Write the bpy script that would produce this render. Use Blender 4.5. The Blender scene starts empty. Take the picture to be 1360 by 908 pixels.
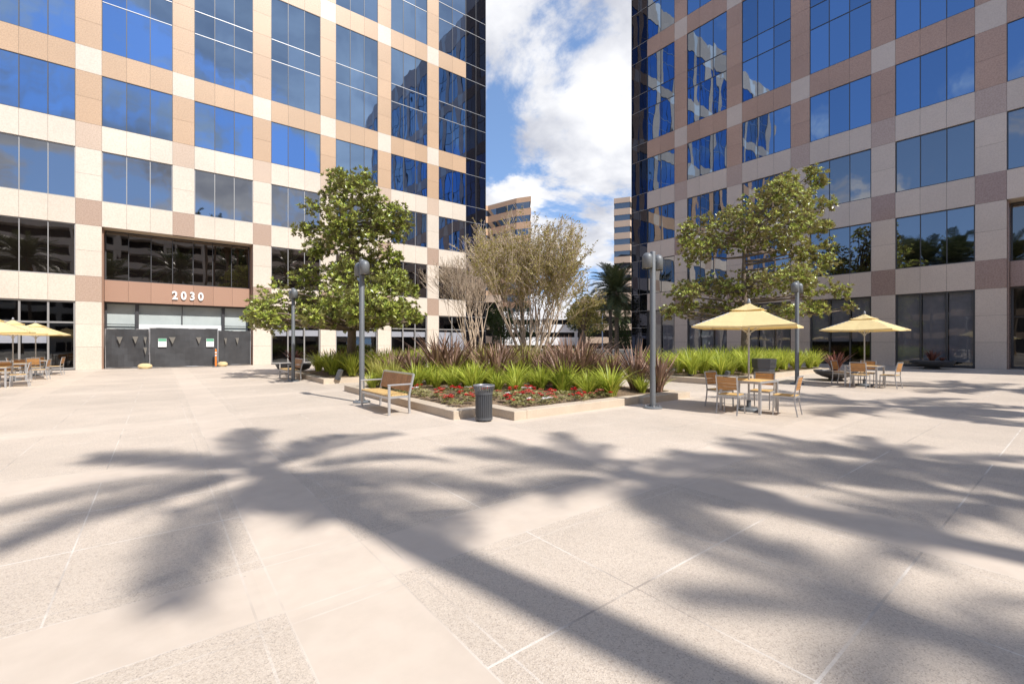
import bpy, math, random
from mathutils import Vector, Matrix
from math import sin, cos, pi, radians, sqrt, atan2

scene = bpy.context.scene
COL = scene.collection
RND = random.Random(7)

# ------------------------------------------------------------------ frame of reference
# X runs along the left building's front, Y along the right building's front.
CAMH = 1.64
F = 600.0                                   # focal length in pixels of the 1360 px wide photograph
RX, RY = 0.7888, -0.6147                    # camera right
FX, FY = 0.6147, 0.7888                     # camera forward

def ground_z(x):
    return 0.0 if x < 14 else min(0.22, 0.22 * (x - 14) / 20.0)

def cw(a, d):                               # metres to the right of / ahead of the viewpoint -> plan position
    return (a * RX + d * FX, a * RY + d * FY)

# ------------------------------------------------------------------ mesh helper
class MB:
    def __init__(s):
        s.v = []; s.f = []; s.m = []
    def quad(s, a, b, c, d, m=0):
        n = len(s.v); s.v += [a, b, c, d]; s.f.append((n, n+1, n+2, n+3)); s.m.append(m)
    def tri(s, a, b, c, m=0):
        n = len(s.v); s.v += [a, b, c]; s.f.append((n, n+1, n+2)); s.m.append(m)
    def box(s, x0, x1, y0, y1, z0, z1, m=0):
        if x0 > x1: x0, x1 = x1, x0
        if y0 > y1: y0, y1 = y1, y0
        if z0 > z1: z0, z1 = z1, z0
        n = len(s.v)
        s.v += [(x0,y0,z0),(x1,y0,z0),(x1,y1,z0),(x0,y1,z0),(x0,y0,z1),(x1,y0,z1),(x1,y1,z1),(x0,y1,z1)]
        s.f += [(n,n+3,n+2,n+1),(n+4,n+5,n+6,n+7),(n,n+1,n+5,n+4),(n+1,n+2,n+6,n+5),(n+2,n+3,n+7,n+6),(n+3,n,n+4,n+7)]
        s.m += [m]*6
    def obox(s, c, ax, ay, az, hx, hy, hz, m=0):   # oriented box
        c = Vector(c); ax = Vector(ax)*hx; ay = Vector(ay)*hy; az = Vector(az)*hz
        n = len(s.v)
        for k in (-1, 1):
            for i, j in ((-1,-1),(1,-1),(1,1),(-1,1)):
                s.v.append(tuple(c + ax*i + ay*j + az*k))
        s.f += [(n,n+3,n+2,n+1),(n+4,n+5,n+6,n+7),(n,n+1,n+5,n+4),(n+1,n+2,n+6,n+5),(n+2,n+3,n+7,n+6),(n+3,n,n+4,n+7)]
        s.m += [m]*6
    def tube(s, pts, rads, seg=8, m=0, cap=True):
        pts = [Vector(p) for p in pts]
        if not isinstance(rads, (list, tuple)): rads = [rads]*len(pts)
        n0 = len(s.v); prev = None
        for i, p in enumerate(pts):
            t = (pts[min(i+1, len(pts)-1)] - pts[max(i-1, 0)])
            if t.length < 1e-9: t = Vector((0,0,1))
            t.normalize()
            if prev is None:
                u = t.orthogonal().normalized()
            else:
                u = prev - t*prev.dot(t)
                u = u.normalized() if u.length > 1e-6 else t.orthogonal().normalized()
            prev = u; w = t.cross(u)
            for k in range(seg):
                a = 2*pi*k/seg
                s.v.append(tuple(p + (u*cos(a) + w*sin(a))*rads[i]))
        for i in range(len(pts)-1):
            for k in range(seg):
                a = n0+i*seg+k; b = n0+i*seg+(k+1) % seg
                s.f.append((a, b, b+seg, a+seg)); s.m.append(m)
        if cap:
            s.f.append(tuple(n0+k for k in reversed(range(seg)))); s.m.append(m)
            e = n0+(len(pts)-1)*seg
            s.f.append(tuple(e+k for k in range(seg))); s.m.append(m)
    def bar(s, a, b, w, m=0):                # square bar
        s.tube([a, b], w*0.7071, 4, m)
    def lathe(s, prof, seg=24, c=(0,0,0), m=0):
        n0 = len(s.v)
        for r, z in prof:
            for k in range(seg):
                a = 2*pi*k/seg
                s.v.append((c[0]+r*cos(a), c[1]+r*sin(a), c[2]+z))
        for i in range(len(prof)-1):
            for k in range(seg):
                a = n0+i*seg+k; b = n0+i*seg+(k+1) % seg
                s.f.append((a, b, b+seg, a+seg)); s.m.append(m)
    def build(s, name, mats, parent=None, smooth=False, loc=(0,0,0), rz=0.0):
        me = bpy.data.meshes.new(name)
        me.from_pydata(s.v, [], s.f)
        if not isinstance(mats, (list, tuple)): mats = [mats]
        for q in mats: me.materials.append(q)
        if len(mats) > 1: me.polygons.foreach_set('material_index', s.m)
        if smooth: me.polygons.foreach_set('use_smooth', [True]*len(s.f))
        me.update()
        o = bpy.data.objects.new(name, me); COL.objects.link(o)
        o.location = loc; o.rotation_euler = (0, 0, rz)
        if parent: o.parent = parent
        return o

def bevel(o, w=0.006, seg=1):
    md = o.modifiers.new('bevel', 'BEVEL'); md.width = w; md.segments = seg; md.limit_method = 'ANGLE'
    return o

def tag(o, label=None, cat=None, group=None, kind=None):
    if label: o['label'] = label
    if cat: o['category'] = cat
    if group: o['group'] = group
    if kind: o['kind'] = kind
    return o

def thing(name, label, cat, loc=(0,0,0), rz=0.0, group=None):
    o = bpy.data.objects.new(name, None); COL.objects.link(o)
    o.empty_display_size = 0.2
    o.location = loc; o.rotation_euler = (0, 0, rz)
    return tag(o, label, cat, group)

def dup(root, loc, rz=0.0, label=None, group=None, scale=None):
    kids = {}
    for q in list(bpy.data.objects):
        if q.parent: kids.setdefault(q.parent.name, []).append(q)
    def rec(o, par):
        c = o.copy(); COL.objects.link(c)
        if par is not None: c.parent = par
        for k in kids.get(o.name, []): rec(k, c)
        return c
    r = rec(root, None)
    r.location = loc; r.rotation_euler = (0, 0, rz)
    if scale: r.scale = (scale,)*3 if not isinstance(scale, tuple) else scale
    if label: r['label'] = label
    if group: r['group'] = group
    return r

# ------------------------------------------------------------------ materials
def mat(name, col, rough=0.6, metal=0.0, spec=0.5, var=0.0, vscale=3.0, bump=0.0, bscale=40.0, island=0.0,
        speck=None, sscale=60.0, samt=0.5):
    m = bpy.data.materials.new(name); m.use_nodes = True
    nt = m.node_tree; N = nt.nodes; L = nt.links
    b = N['Principled BSDF']
    b.inputs['Roughness'].default_value = rough; b.inputs['Metallic'].default_value = metal
    b.inputs['Specular IOR Level'].default_value = spec
    b.inputs['Base Color'].default_value = (*col, 1)
    tc = N.new('ShaderNodeTexCoord')
    cur = None
    def rgbmix(fac, a, bcol, mode='MIX'):
        x = N.new('ShaderNodeMix'); x.data_type = 'RGBA'; x.blend_type = mode
        if hasattr(fac, 'is_linked') or not isinstance(fac, (int, float)): L.new(fac, x.inputs[0])
        else: x.inputs[0].default_value = fac
        for sock, val in ((x.inputs[6], a), (x.inputs[7], bcol)):
            if isinstance(val, tuple): sock.default_value = (*val, 1) if len(val) == 3 else val
            else: L.new(val, sock)
        return x.outputs[2]
    if speck:
        n = N.new('ShaderNodeTexNoise'); n.inputs['Scale'].default_value = sscale; n.inputs['Detail'].default_value = 3
        L.new(tc.outputs['Object'], n.inputs['Vector'])
        r = N.new('ShaderNodeMapRange'); r.inputs[1].default_value = 0.42; r.inputs[2].default_value = 0.62
        r.inputs[3].default_value = 0; r.inputs[4].default_value = samt
        L.new(n.outputs['Fac'], r.inputs[0])
        cur = rgbmix(r.outputs[0], col, speck)
    if var:
        n = N.new('ShaderNodeTexNoise'); n.inputs['Scale'].default_value = vscale; n.inputs['Detail'].default_value = 5
        L.new(tc.outputs['Object'], n.inputs['Vector'])
        r = N.new('ShaderNodeMapRange'); r.inputs[1].default_value = 0.25; r.inputs[2].default_value = 0.75
        r.inputs[3].default_value = 1-var; r.inputs[4].default_value = 1+var
        L.new(n.outputs['Fac'], r.inputs[0])
        v = N.new('ShaderNodeVectorMath'); v.operation = 'SCALE'
        if cur: L.new(cur, v.inputs[0])
        else: v.inputs[0].default_value = col
        L.new(r.outputs[0], v.inputs['Scale']); cur = v.outputs[0]
    if island:
        g = N.new('ShaderNodeNewGeometry')
        r = N.new('ShaderNodeMapRange'); r.inputs[3].default_value = 1-island; r.inputs[4].default_value = 1+island
        L.new(g.outputs['Random Per Island'], r.inputs[0])
        v = N.new('ShaderNodeVectorMath'); v.operation = 'SCALE'
        if cur: L.new(cur, v.inputs[0])
        else: v.inputs[0].default_value = col
        L.new(r.outputs[0], v.inputs['Scale']); cur = v.outputs[0]
    if cur: L.new(cur, b.inputs['Base Color'])
    if bump:
        n = N.new('ShaderNodeTexNoise'); n.inputs['Scale'].default_value = bscale; n.inputs['Detail'].default_value = 4
        L.new(tc.outputs['Object'], n.inputs['Vector'])
        bp = N.new('ShaderNodeBump'); bp.inputs['Strength'].default_value = bump; bp.inputs['Distance'].default_value = 0.02
        L.new(n.outputs['Fac'], bp.inputs['Height']); L.new(bp.outputs[0], b.inputs['Normal'])
    return m

def leafmat(name, ca, cb, back=None, rough=0.45, trans=0.35, spec=0.4):
    m = bpy.data.materials.new(name); m.use_nodes = True
    nt = m.node_tree; N = nt.nodes; L = nt.links
    b = N['Principled BSDF']; out = N['Material Output']
    g = N.new('ShaderNodeNewGeometry')
    cr = N.new('ShaderNodeValToRGB'); cr.color_ramp.elements[0].color = (*ca, 1); cr.color_ramp.elements[1].color = (*cb, 1)
    L.new(g.outputs['Random Per Island'], cr.inputs[0])
    c = cr.outputs[0]
    if back:
        x = N.new('ShaderNodeMix'); x.data_type = 'RGBA'
        L.new(g.outputs['Backfacing'], x.inputs[0]); L.new(c, x.inputs[6]); x.inputs[7].default_value = (*back, 1)
        c = x.outputs[2]
    L.new(c, b.inputs['Base Color']); b.inputs['Roughness'].default_value = rough
    b.inputs['Specular IOR Level'].default_value = spec
    t = N.new('ShaderNodeBsdfTranslucent'); L.new(c, t.inputs[0])
    mx = N.new('ShaderNodeMixShader'); mx.inputs[0].default_value = trans
    L.new(b.outputs[0], mx.inputs[1]); L.new(t.outputs[0], mx.inputs[2]); L.new(mx.outputs[0], out.inputs[0])
    return m

def glassmat(name, tint, rough=0.015, wav=0.02, wscale=0.7, base_mix=0.0, base=(0.01,0.01,0.012), see=0.0, vary=0.12, fres=1.0):
    """reflective curtain-wall glass: tinted mirror over a dark body, optionally see-through"""
    m = bpy.data.materials.new(name); m.use_nodes = True
    nt = m.node_tree; N = nt.nodes; L = nt.links
    out = N['Material Output']; N.remove(N['Principled BSDF'])
    tc = N.new('ShaderNodeTexCoord')
    n = N.new('ShaderNodeTexNoise'); n.inputs['Scale'].default_value = wscale; n.inputs['Detail'].default_value = 1.5
    mp = N.new('ShaderNodeMapping'); mp.inputs['Scale'].default_value = (1, 1, 0.45)
    L.new(tc.outputs['Object'], mp.inputs[0]); L.new(mp.outputs[0], n.inputs['Vector'])
    bp = N.new('ShaderNodeBump'); bp.inputs['Strength'].default_value = 1.0; bp.inputs['Distance'].default_value = wav
    L.new(n.outputs['Fac'], bp.inputs['Height'])
    gl = N.new('ShaderNodeBsdfGlossy'); gl.inputs['Roughness'].default_value = rough
    g = N.new('ShaderNodeNewGeometry')
    r = N.new('ShaderNodeMapRange'); r.inputs[3].default_value = 1-vary; r.inputs[4].default_value = 1+vary
    L.new(g.outputs['Random Per Island'], r.inputs[0])
    v = N.new('ShaderNodeVectorMath'); v.operation = 'SCALE'; v.inputs[0].default_value = tint
    L.new(r.outputs[0], v.inputs['Scale']); L.new(v.outputs[0], gl.inputs[0])
    L.new(bp.outputs[0], gl.inputs['Normal'])
    fc_ = N.new('ShaderNodeLayerWeight'); fc_.inputs[0].default_value = 0.5
    lw = N.new('ShaderNodeMath'); lw.operation = 'POWER'; L.new(fc_.outputs['Facing'], lw.inputs[0]); lw.inputs[1].default_value = 4.0
    if see:
        bd = N.new('ShaderNodeBsdfTransparent'); bd.inputs[0].default_value = (see, see, see*1.02, 1)
    else:
        bd = N.new('ShaderNodeBsdfDiffuse'); bd.inputs[0].default_value = (*base, 1)
    ad = N.new('ShaderNodeMath'); ad.operation = 'ADD'; ad.use_clamp = True
    lf = N.new('ShaderNodeMath'); lf.operation = 'MULTIPLY'; lf.inputs[1].default_value = fres; L.new(lw.outputs[0], lf.inputs[0]); L.new(lf.outputs[0], ad.inputs[0]); ad.inputs[1].default_value = 1-base_mix
    mx = N.new('ShaderNodeMixShader'); L.new(ad.outputs[0], mx.inputs[0])
    L.new(bd.outputs[0], mx.inputs[1]); L.new(gl.outputs[0], mx.inputs[2]); L.new(mx.outputs[0], out.inputs[0])
    return m

M = {}
M['light'] = mat('cream_granite', (0.645,0.565,0.475), 0.42, speck=(0.42,0.33,0.25), sscale=19, samt=0.28, var=0.06, vscale=0.35, island=0.035)
M['pink'] = mat('pink_granite', (0.51,0.35,0.222), 0.40, speck=(0.30,0.17,0.11), sscale=16, samt=0.36, var=0.06, vscale=0.35, island=0.05)
M['mid'] = mat('beige_granite', (0.54,0.42,0.325), 0.40, speck=(0.32,0.21,0.15), sscale=16, samt=0.36, var=0.05, vscale=0.35, island=0.05)
M['brown'] = mat('brown_granite', (0.42,0.305,0.235), 0.40, speck=(0.22,0.13,0.09), sscale=16, samt=0.36, island=0.05)
M['light2'] = mat('cream_granite_shaded', (0.61,0.52,0.45), 0.22, speck=(0.42,0.33,0.29), sscale=19, samt=0.28, var=0.07, vscale=0.35, island=0.04)  # cream granite again, with the right tower's shade put into the colour
M['pink2'] = mat('pink_granite_shaded', (0.47,0.315,0.24), 0.22, speck=(0.27,0.16,0.13), sscale=16, samt=0.36, var=0.07, vscale=0.35, island=0.06)  # pink granite copy, darkened and cooled for the shaded front
M['mid2'] = mat('beige_granite_shaded', (0.48,0.37,0.32), 0.22, speck=(0.30,0.21,0.17), sscale=16, samt=0.36, island=0.05)  # beige granite copy, shade mixed into its base colour
M['brown2'] = mat('brown_granite_shaded', (0.38,0.275,0.24), 0.22, speck=(0.19,0.115,0.095), sscale=16, samt=0.36, island=0.05)  # brown granite copy for the shaded front, shade in the colour
M['red'] = mat('red_granite', (0.40,0.255,0.185), 0.30, speck=(0.30,0.14,0.09), sscale=40, samt=0.5, island=0.06)
M['joint'] = mat('joint_dark', (0.16,0.135,0.115), 0.9)
M['core'] = mat('building_core', (0.10,0.09,0.085), 0.9)
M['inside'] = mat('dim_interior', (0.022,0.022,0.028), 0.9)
M['soffit'] = mat('soffit_plaster', (0.62,0.52,0.40), 0.7, var=0.05)
M['blue'] = glassmat('blue_mirror_glass', (0.225,0.335,0.51), vary=0.2, wav=0.010, base_mix=0.12, base=(0.004,0.012,0.05))
M['grey'] = glassmat('grey_mirror_glass', (0.33,0.345,0.375), wav=0.010, base_mix=0.25)
M['shop'] = glassmat('ground_floor_glass', (0.75,0.78,0.80), wav=0.006, base_mix=0.90, see=0.72)
M['clear'] = glassmat('papered_window_glass', (0.75,0.78,0.80), wav=0.004, base_mix=0.95, see=0.92)
M['dark'] = glassmat('black_mirror_glass', (0.085,0.10,0.15), wav=0.010, fres=0.2, base_mix=0.55)
M['bronze'] = glassmat('bronze_mirror_glass', (0.36,0.33,0.31), wav=0.008, base_mix=0.45, base=(0.012,0.009,0.008))
M['frame'] = mat('dark_window_frame', (0.075,0.075,0.08), 0.4, metal=0.3)
M['frameg'] = mat('grey_window_frame', (0.34,0.33,0.32), 0.4, metal=0.4)
M['silver'] = mat('silver_mullion', (0.45,0.45,0.46), 0.35, metal=0.5)
M['blind'] = mat('white_blind', (0.72,0.74,0.80), 0.9)
M['shade'] = mat('grey_roller_shade', (0.32,0.32,0.34), 0.9, var=0.1)
M['paper'] = mat('pale_green_paper', (0.62,0.68,0.64), 0.85, var=0.10, vscale=1.2)
M['alu'] = mat('brushed_aluminium', (0.52,0.52,0.53), 0.36, metal=0.65, var=0.05)
M['wood'] = mat('orange_brown_wood', (0.43,0.215,0.075), 0.55, var=0.16, vscale=9, island=0.14)
M['woodp'] = mat('pale_yellow_wood', (0.66,0.43,0.17), 0.5, var=0.12, vscale=9, island=0.10)
M['woodr'] = mat('reddish_wood', (0.36,0.185,0.085), 0.55, var=0.14, vscale=9, island=0.12)
M['post'] = mat('grey_painted_steel', (0.165,0.175,0.185), 0.5, metal=0.25, var=0.06, vscale=5)
M['bin'] = mat('dark_grey_steel', (0.10,0.105,0.115), 0.42, metal=0.3, var=0.1)
M['binlid'] = mat('light_grey_steel', (0.27,0.27,0.29), 0.38, metal=0.4)
M['lens'] = mat('lamp_lens', (0.80,0.72,0.50), 0.3)
M['kerb'] = mat('kerb_concrete', (0.54,0.45,0.35), 0.85, speck=(0.42,0.32,0.22), sscale=50, samt=0.4, var=0.12, vscale=1.5, bump=0.25, bscale=60)
M['soil'] = mat('bark_mulch', (0.27,0.185,0.115), 0.95, speck=(0.10,0.065,0.04), sscale=26, samt=0.9, bump=1.0, bscale=30)
M['bowl'] = mat('charcoal_bowl', (0.055,0.055,0.06), 0.42, var=0.15)
M['bark'] = mat('grey_brown_bark', (0.20,0.15,0.11), 0.9, var=0.25, vscale=6, bump=0.8, bscale=18)
M['myrtle'] = mat('pale_smooth_bark', (0.52,0.41,0.305), 0.75, var=0.22, vscale=5, bump=0.3, bscale=14)
M['palmbark'] = mat('palm_bark', (0.19,0.145,0.105), 0.95, var=0.3, vscale=8, bump=0.8, bscale=12)
M['mag'] = leafmat('magnolia_leaf', (0.13,0.20,0.028), (0.60,0.64,0.13), back=(0.25,0.24,0.08), rough=0.30, trans=0.28, spec=0.6)
M['mag2'] = leafmat('magnolia_leaf_olive', (0.17,0.23,0.03), (0.70,0.74,0.18), back=(0.30,0.25,0.10), rough=0.30, trans=0.28, spec=0.6)
M['myl'] = leafmat('yellow_green_leaf', (0.27,0.24,0.065), (0.58,0.50,0.17), rough=0.5, trans=0.35)
M['palmleaf'] = leafmat('palm_leaf', (0.055,0.075,0.03), (0.13,0.15,0.06), rough=0.4, trans=0.15)
M['palmdry'] = leafmat('dry_palm_leaf', (0.20,0.13,0.07), (0.30,0.20,0.10), rough=0.7, trans=0.1)
M['lime'] = leafmat('lime_grass_blade', (0.26,0.34,0.035), (0.66,0.69,0.12), rough=0.42, trans=0.4)
M['olive'] = leafmat('olive_grass_blade', (0.27,0.28,0.05), (0.60,0.56,0.15), rough=0.5, trans=0.4)
M['flax'] = leafmat('bronze_flax_blade', (0.13,0.075,0.055), (0.46,0.29,0.205), rough=0.4, trans=0.22)
M['cord'] = leafmat('red_cordyline_blade', (0.12,0.045,0.035), (0.34,0.14,0.10), rough=0.4, trans=0.22)
M['begl'] = leafmat('begonia_leaf', (0.24,0.25,0.08), (0.55,0.48,0.24), rough=0.4, trans=0.25)
M['hedge'] = leafmat('hedge_leaf', (0.035,0.06,0.015), (0.10,0.14,0.035), rough=0.45, trans=0.2)
M['redfl'] = mat('red_petal', (0.62,0.025,0.03), 0.5)
M['pinkfl'] = mat('coral_petal', (0.70,0.16,0.12), 0.5)
M['whitefl'] = mat('white_petal', (0.80,0.76,0.74), 0.5)
M['screen'] = mat('black_fence_mesh', (0.045,0.045,0.048), 0.6, var=0.25, vscale=2.0)
M['flap'] = mat('fence_flap', (0.13,0.115,0.095), 0.7)
M['orange'] = mat('orange_plastic', (0.80,0.22,0.03), 0.45)
M['white'] = mat('white_paint', (0.80,0.80,0.79), 0.5)
M['sand'] = mat('sandbag_canvas', (0.62,0.48,0.26), 0.9, var=0.12, bump=0.5, bscale=20)
M['green'] = mat('green_print', (0.10,0.34,0.20), 0.7)
M['printgrey'] = mat('grey_print', (0.48,0.50,0.49), 0.7)
M['farpink'] = mat('far_pink_stone', (0.55,0.345,0.205), 0.7, var=0.06, vscale=0.1)
M['farlight'] = mat('far_pale_stone', (0.42,0.315,0.235), 0.7, var=0.06, vscale=0.1)
M['garage'] = mat('garage_concrete', (0.66,0.62,0.55), 0.8, var=0.08, vscale=0.3)
M['garagew'] = mat('white_concrete', (0.76,0.76,0.77), 0.8, var=0.04, vscale=0.3)
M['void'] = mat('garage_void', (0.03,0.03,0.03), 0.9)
M['asphalt'] = mat('asphalt', (0.06,0.06,0.06), 0.9, var=0.2, vscale=0.4)

def canvas_mat():
    m = mat('yellow_canvas', (0.84,0.685,0.36), 0.85, var=0.06, vscale=4, bump=0.5, bscale=5)
    nt = m.node_tree; N = nt.nodes; L = nt.links; b = N['Principled BSDF']
    t = N.new('ShaderNodeBsdfTranslucent'); t.inputs[0].default_value = (0.82,0.58,0.20,1)
    mx = N.new('ShaderNodeMixShader'); mx.inputs[0].default_value = 0.28
    L.new(b.outputs[0], mx.inputs[1]); L.new(t.outputs[0], mx.inputs[2]); L.new(mx.outputs[0], N['Material Output'].inputs[0])
    return m
M['canvas'] = canvas_mat()

def plaza_mat():
    m = bpy.data.materials.new('plaza_paving'); m.use_nodes = True
    nt = m.node_tree; N = nt.nodes; L = nt.links; b = N['Principled BSDF']
    g = N.new('ShaderNodeNewGeometry'); sp = N.new('ShaderNodeSeparateXYZ'); L.new(g.outputs['Position'], sp.inputs[0])
    def mth(op, a, c=None, clamp=False):
        q = N.new('ShaderNodeMath'); q.operation = op; q.use_clamp = clamp
        for i, val in enumerate((a, c)):
            if val is None: continue
            if isinstance(val, (int, float)): q.inputs[i].default_value = val
            else: L.new(val, q.inputs[i])
        return q.outputs[0]
    def noise(scale, detail=4, rough=0.55, vec=None):
        q = N.new('ShaderNodeTexNoise'); q.inputs['Scale'].default_value = scale; q.inputs['Detail'].default_value = detail
        q.inputs['Roughness'].default_value = rough
        L.new(vec or g.outputs['Position'], q.inputs['Vector']); return q.outputs['Fac']
    def rng(v, a, c, d=0.0, e=1.0):
        q = N.new('ShaderNodeMapRange'); L.new(v, q.inputs[0])
        for i, w in enumerate((a, c, d, e)): q.inputs[i+1].default_value = w
        return q.outputs[0]
    def mixc(f, a, c):
        q = N.new('ShaderNodeMix'); q.data_type = 'RGBA'
        if isinstance(f, (int, float)): q.inputs[0].default_value = f
        else: L.new(f, q.inputs[0])
        for sk, val in ((q.inputs[6], a), (q.inputs[7], c)):
            if isinstance(val, tuple): sk.default_value = (*val, 1)
            else: L.new(val, sk)
        return q.outputs[2]
    P = 4.10
    x = mth('FLOORED_MODULO', mth('SUBTRACT', sp.outputs[0], 0.52), P)       # 0 .. P ; smooth band 0.08-0.78
    y = mth('FLOORED_MODULO', mth('SUBTRACT', sp.outputs[1], 2.93), P)
    def band(c): # smooth band
        return mth('MULTIPLY', mth('GREATER_THAN', c, 0.08), mth('LESS_THAN', c, 0.78))
    bx, by = band(x), band(y)
    smooth = mth('MAXIMUM', bx, by)
    def lines(c, at, w):
        acc = None
        for a in at:
            d = mth('LESS_THAN', mth('ABSOLUTE', mth('SUBTRACT', c, a)), w)
            acc = d if acc is None else mth('MAXIMUM', acc, d)
        return acc
    wide = mth('MAXIMUM', lines(x, (0.08, 0.78, 0.93, P-0.07), 0.007), lines(y, (0.08, 0.78, 0.93, P-0.07), 0.007))
    inner = mth('MAXIMUM', mth('MULTIPLY', lines(x, (1.985, 3.04), 0.006), mth('SUBTRACT', 1, by)), mth('MULTIPLY', lines(y, (1.985, 3.04), 0.008), mth('SUBTRACT', 1, bx)))
    # exposed aggregate
    vo = N.new('ShaderNodeTexVoronoi'); vo.inputs['Scale'].default_value = 150; L.new(g.outputs['Position'], vo.inputs['Vector'])
    bw = N.new('ShaderNodeSeparateColor'); L.new(vo.outputs['Color'], bw.inputs[0])
    peb = mixc(rng(bw.outputs[0], 0.15, 0.95), (0.525,0.435,0.35), (0.655,0.56,0.462))
    peb = mixc(rng(bw.outputs[1], 0.86, 0.90), peb, (0.42,0.345,0.285))
    peb = mixc(rng(noise(28, 3), 0.45, 0.66, 0.0, 0.5), peb, (0.645,0.55,0.455))
    sm = mixc(rng(noise(5, 6), 0.3, 0.7), (0.595,0.497,0.405), (0.635,0.537,0.442))
    c = mixc(smooth, peb, sm)
    big = rng(noise(0.35, 5), 0.3, 0.7, 0.90, 1.06)
    big2 = rng(noise(1.7, 6, 0.65), 0.25, 0.75, 0.93, 1.05)
    # slab to slab tone
    fx = mth('FLOOR', mth('DIVIDE', mth('SUBTRACT', sp.outputs[0], 0.52), P)); fy = mth('FLOOR', mth('DIVIDE', mth('SUBTRACT', sp.outputs[1], 2.93), P))
    wn = N.new('ShaderNodeTexWhiteNoise'); cb = N.new('ShaderNodeCombineXYZ'); L.new(fx, cb.inputs[0]); L.new(fy, cb.inputs[1]); L.new(cb.outputs[0], wn.inputs['Vector'])
    sl = rng(wn.outputs['Value'], 0, 1, 0.955, 1.035)
    tot = mth('MULTIPLY', mth('MULTIPLY', big, big2), sl)
    sc = N.new('ShaderNodeVectorMath'); sc.operation = 'SCALE'; L.new(c, sc.inputs[0]); L.new(tot, sc.inputs['Scale'])
    c = sc.outputs[0]
    # joints: pale sealant, dirty in places
    dirt = rng(noise(0.9, 4), 0.47, 0.60)
    jc = mixc(dirt, (0.76,0.71,0.65), (0.28,0.235,0.205))
    jm = mth('MULTIPLY', mth('MAXIMUM', mth('MULTIPLY', wide, 0.45), inner), rng(noise(2.3, 3), 0.36, 0.56, 0.28, 0.62))
    c = mixc(jm, c, jc)
    # scattered stains
    st = rng(noise(0.8, 8, 0.7), 0.62, 0.75, 0.0, 0.22)
    c = mixc(st, c, (0.36,0.27,0.2))
    gv = N.new('ShaderNodeTexVoronoi'); gv.inputs['Scale'].default_value = 1.6; L.new(g.outputs['Position'], gv.inputs['Vector'])
    gs = N.new('ShaderNodeSeparateColor'); L.new(gv.outputs['Color'], gs.inputs[0])
    gum = mth('MULTIPLY', mth('LESS_THAN', gv.outputs['Distance'], mth('MULTIPLY', gs.outputs[0], 0.045)), mth('GREATER_THAN', gs.outputs[1], 0.55))
    c = mixc(mth('MULTIPLY', gum, 0.45), c, (0.25,0.21,0.19))
    st2 = rng(noise(0.22, 9, 0.72), 0.50, 0.72, 0.0, 0.20)
    c = mixc(st2, c, (0.42,0.35,0.29))
    L.new(c, b.inputs['Base Color'])
    b.inputs['Roughness'].default_value = 0.62; b.inputs['Specular IOR Level'].default_value = 0.35
    bp = N.new('ShaderNodeBump'); bp.inputs['Strength'].default_value = 0.35; bp.inputs['Distance'].default_value = 0.006
    hh = mth('MULTIPLY', vo.outputs['Distance'], mth('SUBTRACT', 1, smooth))
    L.new(hh, bp.inputs['Height']); L.new(bp.outputs[0], b.inputs['Normal'])
    return m
M['plaza'] = plaza_mat()

# ------------------------------------------------------------------ ground
g = MB()
xs = [-900, -60, 14, 34, 60, 900]; ys = [-900, -60, 60, 900]
for i in range(len(xs)-1):
    for j in range(len(ys)-1):
        a, b_, c, d = xs[i], xs[i+1], ys[j], ys[j+1]
        g.quad((a,c,ground_z(a)),(b_,c,ground_z(b_)),(b_,d,ground_z(b_)),(a,d,ground_z(a)), 0)
tag(g.build('ground', M['plaza']), kind='structure')
# drive and road beyond the plaza, far behind the planting
r = MB()
def strip(a0, a1, d0, d1, z):
    p = [cw(a0,d0), cw(a1,d0), cw(a1,d1), cw(a0,d1)]
    r.quad(*[(q[0], q[1], z) for q in p])
strip(-60, 60, 66, 84, 0.235)
tag(r.build('road', M['asphalt']), kind='structure')

# ------------------------------------------------------------------ the two office buildings
K = 1.507; Z0 = 4.03
def zk(k): return Z0 + K*k
ROWS = [('S1',0,1),('F2',1,3),('S2',3,4),('F3',4,6),('S3',6,7),('F4',7,9),('S4',9,10),('F5',10,15),('S6',15,16),('F7',16,21),('S8',21,22),('F9',22,27),('S10',27,29)]

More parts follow.
